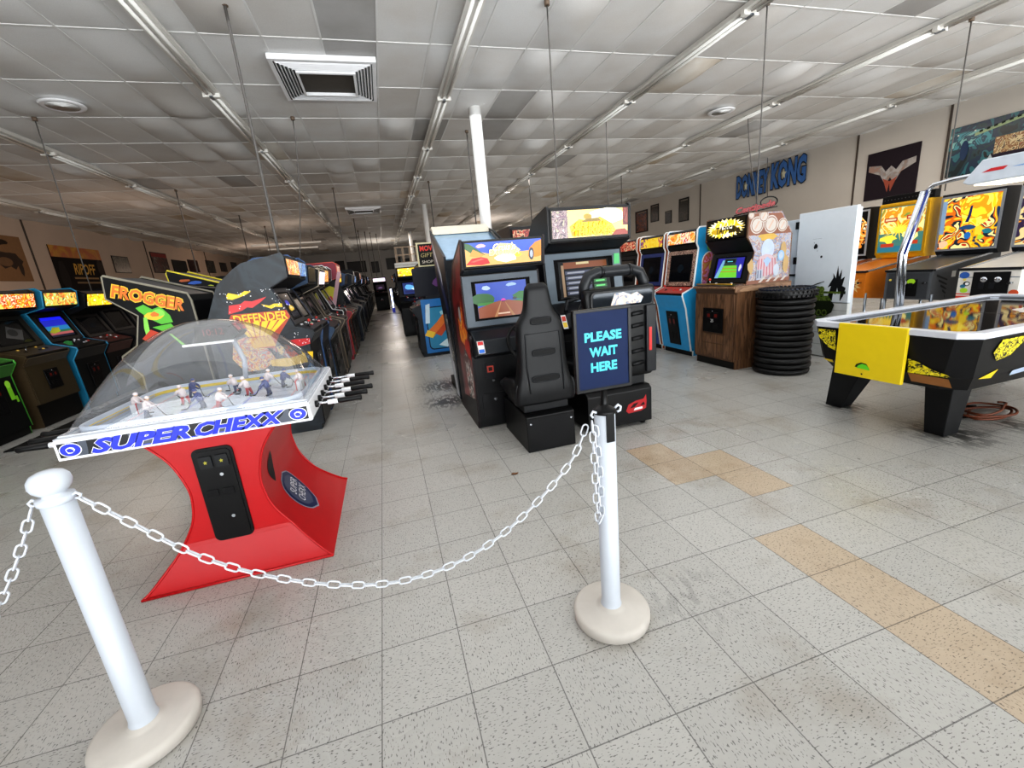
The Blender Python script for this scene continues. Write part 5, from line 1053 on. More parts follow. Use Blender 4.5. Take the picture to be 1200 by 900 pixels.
MB().cyl((0, 0, .22), (0, 0, 1.12), .035, e('#cfd8ff', 5), 10).build('tube', t); MB().box(-.06, .06, .03, .09, 0, 1.2, BLK).build('backing_post', t); MB().box(-.07, .07, -.04, .09, 0, .22, c('#2a34a0', .4, em=.6)).build('base', t)
# a cabinet behind the truck game whose red header shows over it
cabinet('black arcade cabinet with a red lettered header showing left of the truck game marquee', (2.12, 5.9, 0), 0, .66, 'tall', '#1a1214', None, marquee=MQ['red'], st=dict(mt=(.05, 1.98), mb=(.06, 1.76), sct=(.33, 1.6), roof=[(.1, 2.02), (.84, 2.02)]), lod=1)
# ------------------------------------------------------------------ games along the right: wooden cabinet, blue and orange cabinets
WOOD = art('plank_wood', ['#5a3f2a', '#6d4d33', '#4a3322', '#7a5940'], 2.2, seed=2, rough=.5, stretch=(9, 9, 1.1), detail=5, dist=.6, hard=False)
WOOD2 = art('plank_wood_light', ['#7a5a42', '#8a6a50', '#694a34', '#9a7a5e'], 2.5, seed=5, rough=.5, stretch=(8, 1.2, 8), detail=5, dist=.6, hard=False)
def art_bar(t, f):
    pale = art('pale_figures', ['#9c989e', '#8490aa', '#a8a098', '#967470', '#6a7c9c', '#988e7c'], 9, seed=4, dist=2.2)
    ring, BR, TAN_ = c('#b4aca4', .4), c('#7a4a34', .4), c('#a88a58', .4)
    o = lambda pts: pts
    sh = [([(.13, 1.02), (.17, 1.08), (.235, 1.38), (.14, 1.55), (.14, 1.815), (.60, 1.815), (.76, 1.59), (.765, 1.02)], pale), ([(.14, 1.57), (.76, 1.57), (.74, 1.60), (.6, 1.80), (.14, 1.81)], BR)]
    for cx, cz, r in ((.25, 1.68, .095), (.45, 1.68, .10), (.34, 1.775, .07), (.62, 1.665, .075), (.16, 1.79, .04)):
        zt = 1.815
        def cl(pts): return [(x, min(z, zt - max(0, (x-.6))*1.35)) for x, z in pts]
        sh += [(cl(el(cx, cz, r, r, 18)), ring), (cl(el(cx, cz, r*.86, r*.86, 18)), BR), (cl(el(cx, cz, r*.76, r*.76, 18)), ring), (cl([(cx-r*.4, cz-r*.4), (cx-r*.2, cz-r*.5), (cx+r*.4, cz+r*.4), (cx+r*.2, cz+r*.5)]), c('#b89a8a', .4))]
    sh += [(blob(.42, 1.54, .16, .05, 13, 3, .4), c('#b8943a', .4)), (el(.42, 1.40, .095, .12, 18), c('#a4b0c6', .4)), (blob(.42, 1.22, .17, .14, 11, 6, .2), c('#b49ca0', .4))]
    for i in range(7): sh.append(([(.28+i*.045, 1.10), (.295+i*.045, 1.10), (.31+i*.038, 1.30), (.295+i*.038, 1.30)], c('#a85e6a', .4)))
    sh += [([(.36, 1.28), (.42, 1.20), (.48, 1.28), (.42, 1.32)], c('#8ca4c4', .4)), (blob(.65, 1.38, .06, .14, 10, 5), TAN_), (blob(.70, 1.22, .05, .12, 10, 7), TAN_), (el(.62, 1.32, .05, .06, 14), c('#7ea6cc', .4)), (el(.62, 1.32, .03, .04, 14), c('#a8b0bc', .4)), (el(.56, 1.16, .045, .07, 12), c('#a8b0bc', .4)),
           ([(.27, 1.06), (.36, 1.06), (.36, 1.18), (.27, 1.18)], c('#9a9eac', .4)), (rc(.285, 1.08, .30, 1.17), c('#4a5468', .4)), (rc(.325, 1.08, .34, 1.17), c('#4a5468', .4)), (blob(.18, 1.22, .05, .1, 9, 9), TAN_), ([(.13, 1.02), (.765, 1.02), (.765, 1.06), (.13, 1.06)], BR)]
    for i in range(4): sh.append(([(.30+i*.11, 1.03), (.34+i*.11, 1.03), (.40+i*.11, 1.08), (.36+i*.11, 1.08)], ring))
    decal('side_art', t, f, sh, .002, .0002)
    m = MB()
    for y0, y1 in ((0.0, .19), (.20, .37), (.38, .56), (.57, .775)): m.obox(f.p(y0+.002, .12), f.ux*(y1-y0-.006), f.uy*.82, f.n*.012, WOOD)
    m.build('side_planks', t, bevel=.003)
    MB().obox(f.p(-.03, .94), f.ux*.83, f.uy*.07, f.n*.02, WOOD2).build('counter_edge', t, bevel=.004)
def mq_gold(o, f):
    decal('lit_art', o, f, [(R01, e('#2a2408', .2)), (burst(.5, .5, .52, .56, 26, .78), art('gold_flash', ['#fff4b0', '#f4d83a', '#fff8d8', '#e8c020'], 7, em=1.3, seed=3)), (blob(.3, .35, .2, .2, 9, 4), e('#d8b020', 1)), (blob(.72, .4, .16, .22, 9, 6), e('#6a5a10', .4)), (rc(.4, .45, .7, .62), e('#fffbe0', 1.6)), (blob(.85, .3, .08, .18, 8, 2), e('#4a3a10', .2))])
    text('logo_lettering', o, 'TAPPER', f, .52, .42, .30, .075, e('#3a300a', .1), shear=.15, bold=.03, lift=.009)
def scr_bar(o, f):
    decal('game_picture', o, f, [(R01, e('#2a2ab8', .6)), ([(.0, 0), (.2, .9), (.3, .9), (.15, 0)], e('#8ac8e8', .7)), (rc(.28, .62, .72, .98), e('#2a4a44', .5)), (rc(.32, .76, .68, .92), e('#0e1418', .2)), ([(.14, .02), (.86, .02), (.78, .62), (.27, .62)], e('#7ad83a', .9)), ([(.24, .46), (.8, .46), (.8, .49), (.24, .49)], e('#c87a2a', .8)), ([(.2, .30), (.82, .30), (.82, .33), (.2, .33)], e('#c87a2a', .8)), (rc(.40, .80, .6, .84), e('#6ae0e8', .9)), (blob(.92, .5, .06, .2, 8, 3), e('#e8e8f8', .8))], .001)
g = cabinet('wooden planked arcade cabinet with barrel and bartender side art and a counter ledge', (3.97, 4.52, 0), AISLE_R, .68, sidemat=WOOD, front='#5a3f2a', cp='#4a3322', marquee=mq_gold, screen=scr_bar, bezel='#0e0d0d', kick='#141210', door=None, right_art=art_bar,
            st=dict(d=.78, kick=.10, body=(0, .93), cpf=(-.02, .985), cpb=(.15, 1.03), sct=(.245, 1.40), mb=(.12, 1.555), mt=(.13, 1.815), roof=[(.15, 1.825), (.60, 1.825), (.765, 1.59), (.78, 1.56)]), btn=('#c8281e', '#d8d8d8', '#2a2a2a'))
m = MB()
for x0, x1, z0, z1 in ((-.335, -.20, .12, .92), (.20, .335, .12, .92), (-.20, .20, .74, .92), (-.20, .20, .12, .30), (-.20, .20, .30, .42), (-.2, .2, .62, .74)): m.box(x0+.002, x1-.002, -.016, -.002, z0+.003, z1-.003, WOOD)
m.build('front_planks', g, bevel=.003)
fdr = FR((-.17, -.018, .44), (1, 0, 0), (0, 0, 1), .34, .30)
dd = coin_door(g, fdr, 0, 0, 1, 1)
text('coin_lettering', dd, '25', fdr, .5, .5, .05, .04, c('#d8d8d8', .4), lift=.02)
MB().box(-.35, .35, -.05, .02, .985, 1.012, WOOD2).build('bar_rail', g, bevel=.005)
MB().cyl((-.3, -.03, 1.04), (.3, -.03, 1.04), .008, c('#b8903a', .3, .9), 8).build('brass_rail', g)
# red script sign over it
t = thing('script_sign', 'red script lettering sign with a black ring, hung above the wooden cabinet', 'sign', (4.30, 4.30, 1.90))
fr = FR((0, 0, 0), (.62, -.42, .0), (0, 0, 1))
text('lettering', t, 'Centipede', fr, 0, -.02, .40, .085, c('#8a1a1c', .4), shear=.3, bold=.04, lift=.006, outline=(c('#2a0c0e', .4), .04), oname='letter_backing', rot=.13)
MB().tube([fr.p(.14+.085*math.cos(2*PI*i/24), .03+.055*math.sin(2*PI*i/24), 0) for i in range(24)], .007, BLK, 6, closed=True).build('ring', t)
MB().tube([fr.p(-.22, -.08, 0), fr.p(.23, -.03, 0)], .006, BLK, 6).build('bar', t)
MB().tube([fr.p(.12, .08, 0), fr.p(.10, .5, .0)], .003, BLK, 5).build('hanging_wire', t)
def art_pink(t, f):
    decal('side_art', t, f, [(rrect(.14, .62, .70, 1.45, .14), c('#f0f4f6', .35)), (rrect(.155, .635, .69, 1.435, .13), art('pink_art', ['#e08ac0', '#c86aa8', '#e8a0d0', '#d06a5a', '#c89a5a'], 6, seed=4)), (blob(.34, 1.24, .12, .09, 9, 2), c('#e8d848', .4)), (blob(.30, 1.10, .09, .13, 7, 5, .3), c('#d0282e', .4)), (blob(.45, 1.34, .12, .07, 9, 6), c('#5a7a3a', .4)), (blob(.40, .86, .14, .10, 9, 7), c('#c89858', .4)), (blob(.28, .74, .1, .10, 9, 8), c('#2a5ac8', .4)), (el(.34, 1.50, .12, .07, 16), c('#5aa84a', .4)), (el(.34, 1.50, .095, .05, 16), c('#8a4a2a', .4))], .001, .0003)
KST = dict(d=.80, kick=.08, body=(0, .66), cpf=(-.17, .76), cpb=(-.02, 1.02), sct=(.09, 1.50), mb=(.06, 1.56), mt=(.07, 1.74), roof=[(.10, 1.77), (.8, 1.77)])
KST = dict(d=.80, kick=.08, body=(-.10, .70), cpf=(-.16, .88), cpb=(.02, .98), sct=(.09, 1.50), mb=(.06, 1.56), mt=(.07, 1.74), roof=[(.10, 1.77), (.8, 1.77)])
MQF = art('marquee_orange_scene', ['#f7b04a', '#f47a2a', '#ffe08a', '#e8e0d8', '#d8402a', '#fff0c0'], 7, em=1.0, seed=9)
MQY = art('marquee_yellow_scene', ['#8a4a7a', '#f4c81e', '#f7d84a', '#c85a5a', '#5a3a7a'], 6, em=.8, seed=12)
BEZ = art('bezel_printed', ['#2a1a1c', '#b89a8a', '#5a3030', '#d8b8a0', '#1a1214'], 22, seed=3)
cabinet('light blue arcade cabinet with white edging and a pink printed side, by the wooden one', (4.10, 5.43, 0), AISLE_R, .66, side='#2a9fd6', trim='#eef2f4', front='#2a96cc', cp='#a83428', marquee=MQF, screen=SCR['dark'], bezel=BEZ, right_art=art_pink, st=KST, lip='#2a96cc', door=(.32, .12, .72, .92), btn=('#d8281e', '#d8281e', '#e8e8e8'))
cabinet('orange sided arcade cabinet with white edging and a dark blue screen surround', (4.12, 6.18, 0), AISLE_R, .66, side='#c8602a', trim='#f0ece4', front='#2a4a8a', cp='#8a2a22', lip='#2a4a8a', marquee=MQY, screen=SCR['dark'], bezel='#1c2f6a', st=KST, door=(.32, .12, .72, .92))
cabinet('orange sided arcade cabinet half hidden behind the truck game, third in the wall side row', (4.14, 6.95, 0), AISLE_R, .66, side='#c05a28', trim='#f0ece4', front='#1a1a20', cp='#8a2a22', marquee=MQ['red'], screen=SCR['dark'], bezel='#16161a', st=KST)
for i, y in enumerate((7.75, 8.5, 9.3)): cabinet('dark arcade cabinet hidden behind the truck game, %s after the orange sided pair' % ordinal(i+1), (4.2, y, 0), AISLE_R, .68, 'std', '#16171b', None, marquee=MQ['dim'], lod=2)
# tyres
TY = c('#101011', .42, spec=.4)
n_t = 13; hz = .066; r_t = .29
def tyre(i, z, lab, knob=False):
    t = thing('tyre', lab, 'tyre', (4.365+.008*math.sin(i*2.3), 3.865+.008*math.cos(i*1.7), z), group='stack of black tyres')
    if not knob:
        MB().lathe([(.215, .006), (.235, .001), (.268, .003), (.286, .014), (.290, .033), (.286, .052), (.268, .063), (.235, .065), (.215, .06), (.205, .033), (.215, .006)], TY, n=44).build('tread', t)
    else:
        MB().lathe([(.20, .01), (.23, .001), (.27, .004), (.288, .03), (.288, .075), (.27, .098), (.23, .1), (.20, .09), (.19, .05), (.20, .01)], TY, n=44).build('tread', t)
        k = MB()
        for j in range(40):
            a = 2*PI*j/40
            for zz in (.03, .07):
                p = Vector((math.cos(a+zz), math.sin(a+zz), 0)); q_ = Vector((-p.y, p.x, 0)); k.obox(p*.284+q_*-.013+Vector((0, 0, zz-.012)), p*.020, q_*.026, (0, 0, .022), TY)
            p = Vector((math.cos(a), math.sin(a), 0)); q_ = Vector((-p.y, p.x, 0)); k.obox(p*.235+q_*-.012+Vector((0, 0, .096)), p*.04, q_*.022, (0, 0, .016), c('#1c2230', .45))
        k.build('knobs', t)
for i in range(n_t): tyre(i, i*hz, 'thin smooth black tyre, %s up from the floor in the stack' % (['lowest']+[ordinal(j) for j in range(2, 14)])[i] if i else 'thin smooth black tyre at the very bottom of the stack, on the floor')
tyre(n_t, n_t*hz, 'knobbly black tyre lying on top of the tyre stack', True)
# white hinged cabinet with printed tank
t = thing('hinged_panel', 'tall white hinged panel with a printed green tank, standing behind the tyres', 'panel', (5.30, 4.20, 0))
PWH = c('#dfe6ec', .35, var=.03)
MB().box(.03, .09, -.34, .36, 0.0, 1.78, c('#cfd6dc', .4)).build('back_frame', t)
MB().box(.09, .42, -.30, -.26, 0, .04, c('#8a8c8e', .5)).box(.09, .42, .28, .32, 0, .04, c('#8a8c8e', .5)).box(.09, .12, -.30, .32, .0, .06, c('#8a8c8e', .5)).build('stand', t)
dr = MB().box(-.02, .03, -.36, .36, .70, 1.80, PWH).build('door', t, bevel=.004)
lp = MB().box(-.012, .03, -.36, .36, .01, .69, c('#d4d6d4', .45)).build('lower_panel', t, bevel=.003)
for z in (.16, .31, .46, .60): MB().box(-.0135, -.012, -.36, .36, z, z+.004, c('#8a8c8c', .5)).build('plank_line', lp)
MB().box(.03, .06, .36, .74, 0, 1.74, c('#c9d2da', .4)).build('side_leaf', t, bevel=.004); MB().box(.02, .03, .40, .62, 1.02, 1.045, BLK).build('dark_slot', t)
for z in (1.66, 1.22, .80): MB().box(-.03, .03, .355, .40, z-.045, z+.045, BLK).build('hinge', t, bevel=.003)
df = FR((-.02, .36, .70), (0, -1, 0), (0, 0, 1), .72, 1.10)
decal('bullet_marks', dr, df, [(blob(.36, .62, .04, .035, 9, 3, .4), c('#1c1f22', .5)), (blob(.48, .50, .022, .018, 8, 4, .4), c('#1c1f22', .5)), (rc(.30, .70, .46, .702), c('#8a9298', .5)), (el(.33, .66, .006, .004, 6), BLK), (el(.4, .57, .006, .004, 6), BLK)], .002)
decal('flame_print', dr, df, [([(.66, .07), (.70, .18), (.64, .16), (.73, .27), (.72, .32), (.77, .26), (.79, .40), (.82, .28), (.86, .36), (.86, .25), (.92, .28), (.89, .18), (.95, .16), (.92, .07), (.88, .02), (.72, .02)], c('#17191b', .5)), ([(.74, .02), (.75, .12), (.79, .08), (.81, .16), (.84, .09), (.87, .12), (.87, .02)], PWH)], .002)
tf = FR((-.026, .30, .50), (0, -1, 0), (0, 0, 1), .64, .48)
CAM = art('tank_green', ['#4a5c26', '#6a8034', '#34441c', '#7c8e44'], 16, seed=6); DKT = c('#1c2412', .5)
tk = [([(.02, .28), (.10, .44), (.70, .48), (.80, .36), (.76, .16), (.62, .04), (.12, .02), (.02, .14)], DKT), ([(.08, .42), (.16, .56), (.66, .58), (.74, .46)], CAM), ([(.18, .56), (.24, .78), (.34, .84), (.52, .80), (.58, .58)], CAM), (rc(.55, .64, .97, .69), CAM), (rc(.90, .63, .99, .70), DKT), (el(.52, .74, .06, .08, 12), CAM), ([(.30, .84), (.56, .95), (.56, .93), (.32, .82)], DKT)]
for i in range(5): tk += [(el(.16+i*.115, .14, .055, .09, 14), CAM), (el(.16+i*.115, .14, .03, .05, 10), DKT)]
tk += [([(.05, .02), (.75, .02), (.68, -.06), (.1, -.06)], c('#5a7a2e', .5))]
decal('tank_print', t, tf, tk, .002, .0004)
# ------------------------------------------------------------------ pinball machines
def pinball(Y, lab, cab, glassart, front_shapes, frame, X=7.0, trim='#8d9094', apron='#1a1a1c', rail=None):
    t = thing('pinball_machine', lab, 'pinball machine', (X, Y, 0), AISLE_R)
    w = .56; cm = cab
    MB().prism([(0, .55), (0, .93), (1.32, 1.10), (1.32, .45), (.9, .45)], -w/2, w/2, cm).build('lower_cabinet', t, bevel=.004)
    for sx in (-1, 1):
        for y in (.04, 1.26):
            MB().tube([(sx*(w/2-.0), y, .62), (sx*(w/2+.012), y-.0, .02)], [.022, .014], STEEL, 6).cyl((sx*(w/2+.012), y, 0), (sx*(w/2+.012), y, .02), .026, BLK, 10).build('leg', t)
        MB().obox((sx*w/2-.012 if sx > 0 else -w/2-.012, 0, .93), (.024, 0, 0), (0, 1.32, .17), (0, -.003, .02), c(rail, .25, .6) if rail else c('#c8ccd2', .22, .8)).build('side_rail', t)
    MB().box(-w/2-.012, w/2+.012, -.02, .035, .925, .955, c('#26272a', .3, .5)).build('lockdown_bar', t, bevel=.004)
    pfm = art('playfield_art', ['#c8642a', '#f0c890', '#8a3a1a', '#f7e0b0', '#e89a3a', '#5a2a16', '#d8b890'], 12, em=.55, seed=int(Y*7), dist=2.5)
    pf = FR((-w/2+.02, .04, .905), (1, 0, 0), (0, 1.22, .13), w-.04, 1.22)
    pl = decal('playfield', t, pf, [(R01, pfm), (rc(.08, .0, .92, .16), c(apron, .4))], .001)
    rr = random.Random(int(Y*10))
    lm = MB()
    for i in range(14):
        u, v = rr.uniform(.1, .9), rr.uniform(.25, .95); lm.ball(pf.p(u, v, .012), .012, e('#fff0c8', 3.0), 6)
    tag(lm.build('playfield_lamps', t), kind='stuff')
    MB().obox(pf.p(0, 0, .022), pf.ux*pf.w, pf.uy*pf.h, pf.n*.003, clear('pin_glass', (1, 1, 1), .02, .05)).build('playfield_glass', t)
    # head
    hw = .70
    MB().prism([(1.06, 1.14), (1.05, 1.93), (1.34, 1.93), (1.34, 1.08), (1.1, 1.08)], -hw/2, hw/2, frame).build('backbox', t, bevel=.006)
    bf = FR((-hw/2+.03, 1.057, 1.17), (1, 0, 0), (0, -.01, .79), hw-.06, .70)
    m = MB()
    for q in ((-.04, -.04, 1.04, .0), (-.04, 1, 1.04, 1.04), (-.04, 0, 0, 1), (1, 0, 1.04, 1)): m.obox(bf.p(q[0], q[1], .001), bf.ux*(q[2]-q[0])*bf.w, bf.uy*(q[3]-q[1])*bf.h, bf.n*.014, c(trim, .3, .5))
    m.build('glass_frame', t)
    decal('backglass', t, bf, glassart, .004, .0006)
    ff = FR((-w/2, 0, .55), (1, 0, 0), (0, 0, 1), w, .37)
    decal('front_art', t, ff, front_shapes, .002, .0005)
    d = MB().obox(ff.p(.28, .12, .003), ff.ux*.44*w, ff.uy*.62*.37, ff.n*.012, BLK).build('coin_door', t, bevel=.003)
    for u in (.38, .55):
        MB().obox(ff.p(u, .42, .015), ff.ux*.05, ff.uy*.07, ff.n*.006, COINF).build('coin_slot', d)
    MB().cyl(ff.p(.9, .62), ff.p(.9, .62, .06), .010, CHROME, 10).ball(ff.p(.9, .62, .065), .017, BLK, 10).build('plunger', t)
    MB().cyl(ff.p(.12, .72), ff.p(.12, .72, .015), .014, e('#e8d060', .4), 10).build('start_button', t)
    return t, ff
GA = lambda n, cols, em=1.0, sc=7, sd=1: art(n, cols, sc, em=em, seed=sd, dist=1.1, detail=1.2)
pinball(5.98, 'black pinball machine with pale flame shapes on its backglass, next to the white panel', c('#c86a1c', .4), [(R01, e('#0c0a0c', .1)), (blob(.75, .5, .3, .5, 13, 4, .5), GA('glass_flame', ['#ffd890', '#f7b050', '#e88a30', '#1a0e0c', '#fff0c8'], 1.2, 8, 3)), (el(.15, .5, .05, .06), e('#d83020', .8))], [(R01, c('#c86a1c', .4)), (blob(.7, .5, .3, .4, 9, 3), c('#3a1a10', .4))], c('#0e0e10', .4), trim='#c8ccd0')
tp_, _f = pinball(5.14, 'yellow framed pinball machine with orange front, standing second from the white panel', c('#d0781e', .4),
        [(R01, e('#5a9a90', .5)), (rc(.02, .42, .98, .98), GA('glass_sun', ['#f7c83a', '#f0982a', '#ffe89a', '#d8a02a', '#8a9a4a'], 1.1, 4, 5)), (burst(.45, .5, .5, .26, 18, .2), e('#ffd84a', 1.3)), (rc(.1, .68, .40, .77), e('#c8482a', .9)), (rc(.13, .705, .37, .745), e('#f4e0b0', .9)), (rc(.6, .70, .88, .79), e('#c8482a', .9)), (rc(.63, .725, .85, .765), e('#f4e0b0', .9)), (rc(.02, .02, .98, .14), e('#3a8aa0', .7)), (blob(.25, .3, .22, .12, 11, 3, .5), e('#f7e04a', 1.2)), (blob(.7, .32, .22, .15, 11, 4, .6), e('#f7e890', 1.3)), (rc(.08, .12, .38, .2), e('#c8482a', .9)), (rc(.58, .16, .9, .24), e('#c8482a', .9)), (blob(.82, .45, .12, .08, 9, 5), e('#c83a2a', .8))],
        [(R01, c('#d0781e', .4)), (burst(.68, .5, .24, .38, 11, .5), c('#e8c080', .4)), (burst(.68, .5, .12, .2, 9, .5), c('#a84a1e', .4)), (rc(.04, .1, .2, .9), c('#b85a1a', .4))], c('#e8b01e', .35), trim='#d8a41c')
m = MB().box(-.36, .36, 1.10, 1.22, 1.93, 2.05, BLK); m.build('topper', tp_, bevel=.004)
for i in range(14): MB().cyl((-.32+i*.049, 1.10, 1.99), (-.32+i*.049, 1.092, 1.99), .008, c('#3a3a3c', .3), 8).build('topper_bulb', tp_)
t, ff = pinball(4.30, 'pinball machine with a tall bright yellow backglass and dark grey front, behind the scoring post', c('#47494c', .4),
        [(R01, e('#16283c', .4)), (rc(0, 0, 1, 1), GA('glass_bright', ['#1a3a5a', '#f0b01a', '#f7d83a', '#e8781e', '#1c2a3a', '#fff0a0', '#c83a1e', '#f7a01e'], 1.0, 5, 8)), ([(.28, .95), (.4, .5), (.5, .3), (.82, .5), (.98, .98), (.6, 1.0)], GA('glass_gold', ['#f7c81e', '#ffe85a', '#f0981a', '#f7d030'], 1.3, 6, 2)), ([(.44, .50), (.48, .64), (.50, .80), (.54, .82), (.53, .62), (.50, .5)], e('#1a2a6a', .5)), (blob(.5, .40, .16, .06, 10, 3), e('#2a5a8a', .6)), (el(.52, .24, .06, .07, 12), e('#2a7ac8', .8)), (blob(.1, .1, .12, .1, 9, 5), e('#f7c8a0', 1)), (blob(.75, .2, .08, .06, 9, 5), e('#b8d83a', 1)), (blob(.85, .3, .1, .06, 9, 6), e('#2a8a9a', .6)), (rc(.0, .3, .08, .95), e('#9ab8d8', .5))],
        [(R01, c('#55585c', .4)), (rc(.06, .04, .94, .96), c('#3a3c40', .4))], c('#232326', .4), trim='#a0a3a8')
decal('front_stickers', t, ff, [(el(.42, .62, .09, .11, 16), c('#c8c8c8', .4)), (el(.60, .66, .09, .10, 16), c('#a8d82a', .4))], .02)
sfr = FR((.28, 0, 0), (0, 1, 0), (0, 0, 1))
decal('side_print', t, sfr, [([(.08+i*.05, .88-i*.07), (.30, .80-i*.06), (.30, .78-i*.06), (.08+i*.05, .85-i*.07)], c('#15161a', .4)) for i in range(5)] + [(rc(.36, .82, .44, .9), c('#c8c8c4', .4))], .002)
t, ff = pinball(3.46, 'pinball machine with white, blue and red front and black door, nearest the right border', c('#d8d4cc', .4),
        [(R01, GA('glass_last', ['#f0a02a', '#3a2a4a', '#f7e0a0', '#c8502a', '#2a4a7a'], .9, 6, 11))],
        [(R01, c('#dcd8d0', .4)), (rc(0, .78, 1, .80), c('#2a4a6a', .4)), (rc(0, .10, 1, .18), c('#c8402a', .4)), (rc(0, .22, 1, .26), c('#c8402a', .4)), (el(.10, .86, .09, .11, 14), c('#2a5aa8', .4)), (el(.16, .58, .06, .08, 14), c('#15161a', .4)), (el(.17, .58, .035, .05, 12), c('#f0f0ee', .4)), (el(.13, .36, .07, .08, 14), c('#a8d02a', .4)), (el(.1, .5, .05, .06, 12), c('#2a6a8a', .4)), (el(.95, .3, .08, .1, 12), c('#c8502a', .4))], c('#1c1c22', .4), trim='#a0a3a8')
dr2 = MB().obox(ff.p(.26, .02, .004), ff.ux*.60*.56, ff.uy*.94*.37, ff.n*.014, BLK).build('black_door', t, bevel=.004)
for u in (.45, .68): MB().lathe([(.001, .0), (.03, .0), (.035, .008), (.03, .012)], CHROME, ff.p(u, .72, .022), 14, 'Y').build('door_ring', dr2)
# ------------------------------------------------------------------ air hockey table
t = thing('air_hockey_table', 'black air hockey table with pale rails and yellow splatter print', 'air hockey table', (3.34, 2.20, 0))
AHX, Y0, Y1, ZT = 2.25, -.545, .545, .80
ch = .09
def octo(x0, x1, y0, y1, k): return [(x0+k, y0), (x1-k, y0), (x1, y0+k), (x1, y1-k), (x1-k, y1), (x0+k, y1), (x0, y1-k), (x0, y0+k)]
def ring8(x0, x1, y0, y1, k, z): return [(a, b_, z) for a, b_ in octo(x0, x1, y0, y1, k)]
BODY = c('#0d0d0f', .35)
MB().loft([ring8(.12, AHX-.12, Y0+.10, Y1-.10, .10, .40), ring8(.05, AHX-.05, Y0+.05, Y1-.05, .10, .50), ring8(.01, AHX-.01, Y0+.01, Y1-.01, ch, .76)], BODY, False).build('body', t)
RAILM = c('#c9ccd4', .3, var=.05)
def rail_ring(x0, x1, y0, y1, k, z0, z1, wd, mat, name, par):
    a, b_ = ring8(x0, x1, y0, y1, k, z0), ring8(x0, x1, y0, y1, k, z1); c_, d2 = ring8(x0+wd, x1-wd, y0+wd, y1-wd, k*.7, z1), ring8(x0+wd, x1-wd, y0+wd, y1-wd, k*.7, z0)
    return MB().loft([d2, a, b_, c_, d2], mat, False, False).build(name, par, bevel=.004)
rail_ring(0, AHX, Y0, Y1, ch, .765, .805, .065, RAILM, 'top_rail', t); rail_ring(.06, AHX-.06, Y0+.06, Y1-.06, ch*.7, .745, .79, .03, c('#8f949c', .25, .5), 'inner_rail', t)
PLAY = art('play_surface', ['#14100e', '#1c1512', '#0e0c0b'], 3, seed=2, rough=.045, hard=False)
pm = MB(); pm.poly(ring8(.065, AHX-.065, Y0+.065, Y1-.065, .06, .778), PLAY); surf = pm.build('play_surface', t, fix=False)
spf = FR((.07, Y0+.07, .778), (1, 0, 0), (0, 1, 0), AHX-.14, Y1-Y0-.14)
cl = []
for (u, v, r) in ((.60, .30, .05), (.64, .36, .06), (.68, .28, .06), (.70, .38, .05), (.74, .32, .05)): cl.append((el(u, v, r*.9, r*1.6, 14), c('#dfe6ea', .1)))
cl += [(el(.86, .35, .06, .16, 16), c('#b8b82a', .1)), (rc(.497, .02, .503, .98), c('#6a6a64', .1))]
decal('surface_print', surf, spf, cl, .0006, .00005)
YEL = c('#e3c81a', .4, var=.05); YSPL = art('yellow_splatter', ['#e8d81e', '#d8c81a', '#1a1a0e', '#f0e23a', '#c8b818'], 26, seed=3, dist=1.2)
# left end, facing the camera side (local x = 0 plane, sloping in toward the floor)
ef = FR((.0, Y1-.0, .44), (0, -1, 0), (-.08, 0, 1) if False else (0, 0, 1), Y1-Y0, .36)
goal = MB(); goal.gprism([(-.012, .265, .415), (-.012, -.20, .415), (-.012, -.20, .81), (-.012, .265, .81)], (.03, 0, 0), YEL); gb = goal.build('yellow_goal_panel', t, bevel=.004)
gf = FR((-.012, .265, .415), (0, -1, 0), (0, 0, 1), .465, .395)
decal('puck_slot', gb, gf, [([(.33, .19), (.35, .25), (.42, .29), (.50, .28), (.55, .20)], c('#1a2a14', .4)), ([(.36, .18), (.38, .23), (.44, .27), (.50, .26), (.55, .21), (.56, .165)], c('#6ad22e', .35)), (el(.45, .075, .014, .016, 10), c('#141410', .4))], .002)
def onend(y0, z0, y1, z1): pass
def slope_x(z): return .01+(.76-z)/.26*.04 if z >= .5 else .05+(.50-z)/.1*.07
def end_poly(pts, mat, lift=.006): return [((slope_x(z)-lift), y, z) for y, z in pts], mat
for pts, mt in (([(.44, .745), (.30, .745), (.30, .58), (.36, .60), (.44, .68)], YSPL), ([(.41, .50), (.33, .50), (.33, .475), (.36, .475)], YEL), ([(-.20, .60), (-.26, .585), (-.34, .545), (-.42, .525), (-.45, .51), (-.20, .50)], YSPL), ([(-.20, .498), (-.43, .498), (-.43, .43), (-.20, .43)], c('#a06a34', .5))):
    MB().poly(end_poly(pts, mt)[0], mt).build('splatter_print', t, fix=False)
def slope_y(z): return Y0+.01+(.76-z)/.26*.04 if z >= .5 else Y0+.05+(.50-z)/.1*.05
for pts, mt in (([(.28, .74), (.55, .74), (.50, .70), (.42, .62), (.30, .60), (.24, .66)], YSPL), ([(.20, .49), (.36, .535), (.34, .475)], YEL), ([(.52, .50), (1.4, .56), (1.4, .51), (.54, .46)], c('#b8c8e0', .2))): MB().poly([(x, slope_y(z)-.006, z) for x, z in pts], mt).build('side_print', t, fix=False)
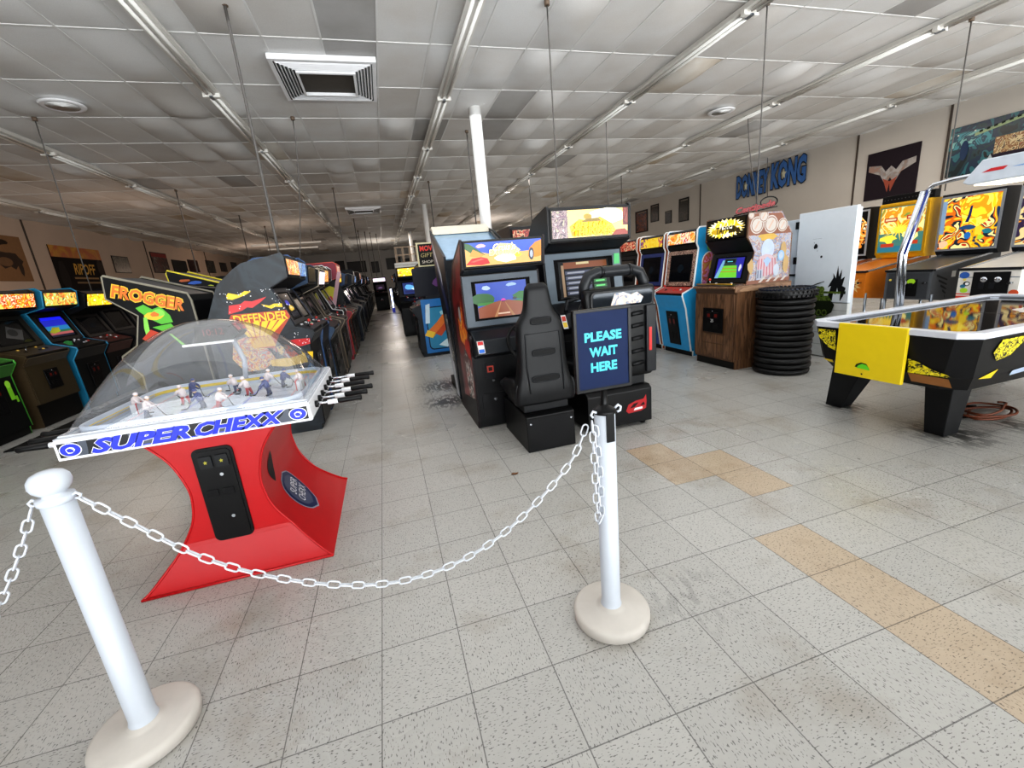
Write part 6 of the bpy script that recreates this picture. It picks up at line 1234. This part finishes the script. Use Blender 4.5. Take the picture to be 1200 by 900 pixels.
for x, sx in ((.40, -1), (AHX-.40, 1)):
    for y, sy in ((-.25, -1), (.42, 1)):
        top = [(x-.11, y-.09, .47), (x+.11, y-.09, .47), (x+.11, y+.09, .47), (x-.11, y+.09, .47)]
        if sy > 0: top = [(x-.13+.02*0, y-.20, .47), (x+.11, y-.20, .47), (x+.11, y+.06, .47), (x-.13, y+.06, .47)]; bot = [(x-.05, y+.02, 0), (x+.07, y+.02, 0), (x+.07, y+.16, 0), (x-.05, y+.16, 0)]
        else: bot = [(x-.075, y-.06, 0), (x+.075, y-.06, 0), (x+.075, y+.06, 0), (x-.075, y+.06, 0)]
        MB().loft([bot, top], c('#121315', .5), False).build('leg', t, bevel=.006)
# score post: rises from the far rail and leans over the table
po = MB()
for dx in (-.028, .028): po.tube([(1.10+dx, Y1+.02, .70), (1.10+dx, Y1+.05, 1.26), (1.16+dx, Y1-.02, 1.76)], .02, CHROME, 10)
po.box(1.05, 1.15, Y1-.0, Y1+.02, .66, .80, STEEL)
po.build('score_post', t)
MB().tube([(1.10, Y1+.055, 1.26), (1.16, Y1-.015, 1.76)], .026, c('#1c2c6a', .25), 8).build('post_blue_strip', t)
MB().tube([(1.16, Y1-.02, 1.75), (1.165, Y1-.07, 1.80), (1.17, Y1-.2, 1.815), (1.17, -.35, 1.83)], .017, CHROME, 10).build('overhead_arm', t)
MB().prism([(-.42, 1.74), (-.46, 1.76), (-.30, 1.90), (.10, 1.90), (.20, 1.76), (.16, 1.74)], 1.00, 1.36, c('#c4ccd6', .3)).build('light_hood', t, bevel=.008)
MB().box(1.03, 1.33, -.40, .14, 1.728, 1.738, e('#fff4d8', 2.2)).build('light_diffuser', t)
hfr = FR((1.0, .1, 1.76), (0, -1, 0), (0, 0, 1), .5, .14)
decal('hood_emblem', t, hfr, [([(.02, .35), (.12, .5), (.3, .5), (.26, .35)], c('#c02a30', .4)), ([(.34, .4), (.7, .5), (.86, .6), (.84, .45), (.5, .36)], c('#7aa0d0', .4))], .003)
# orange cord bundle under the table
t = thing('extension_cord', 'brown orange extension cord coiled on the floor under the air hockey table', 'cord', (4.4, 2.02, 0))
OC = c('#6a3418', .5); pts = []
for i in range(60):
    a = i*.33; k = 1-.25*math.sin(i*.37); pts.append((.20*k*math.cos(a)*(1+.1*math.sin(i*.9)), .11*k*math.sin(a)+.03*math.sin(i*.5), .012+.0009*i))
MB().tube(catmull(pts, 3), .009, OC, 6).tube(catmull([(-.2, .02, .011), (-.35, .06, .011), (-.5, .10, .011)], 4), .009, BLK, 6).tube(catmull([(.05, .1, .03), (-.02, .2, .04), (-.06, .22, .2), (-.08, .20, .41)], 5), .009, BLK, 6).build('coil', t)
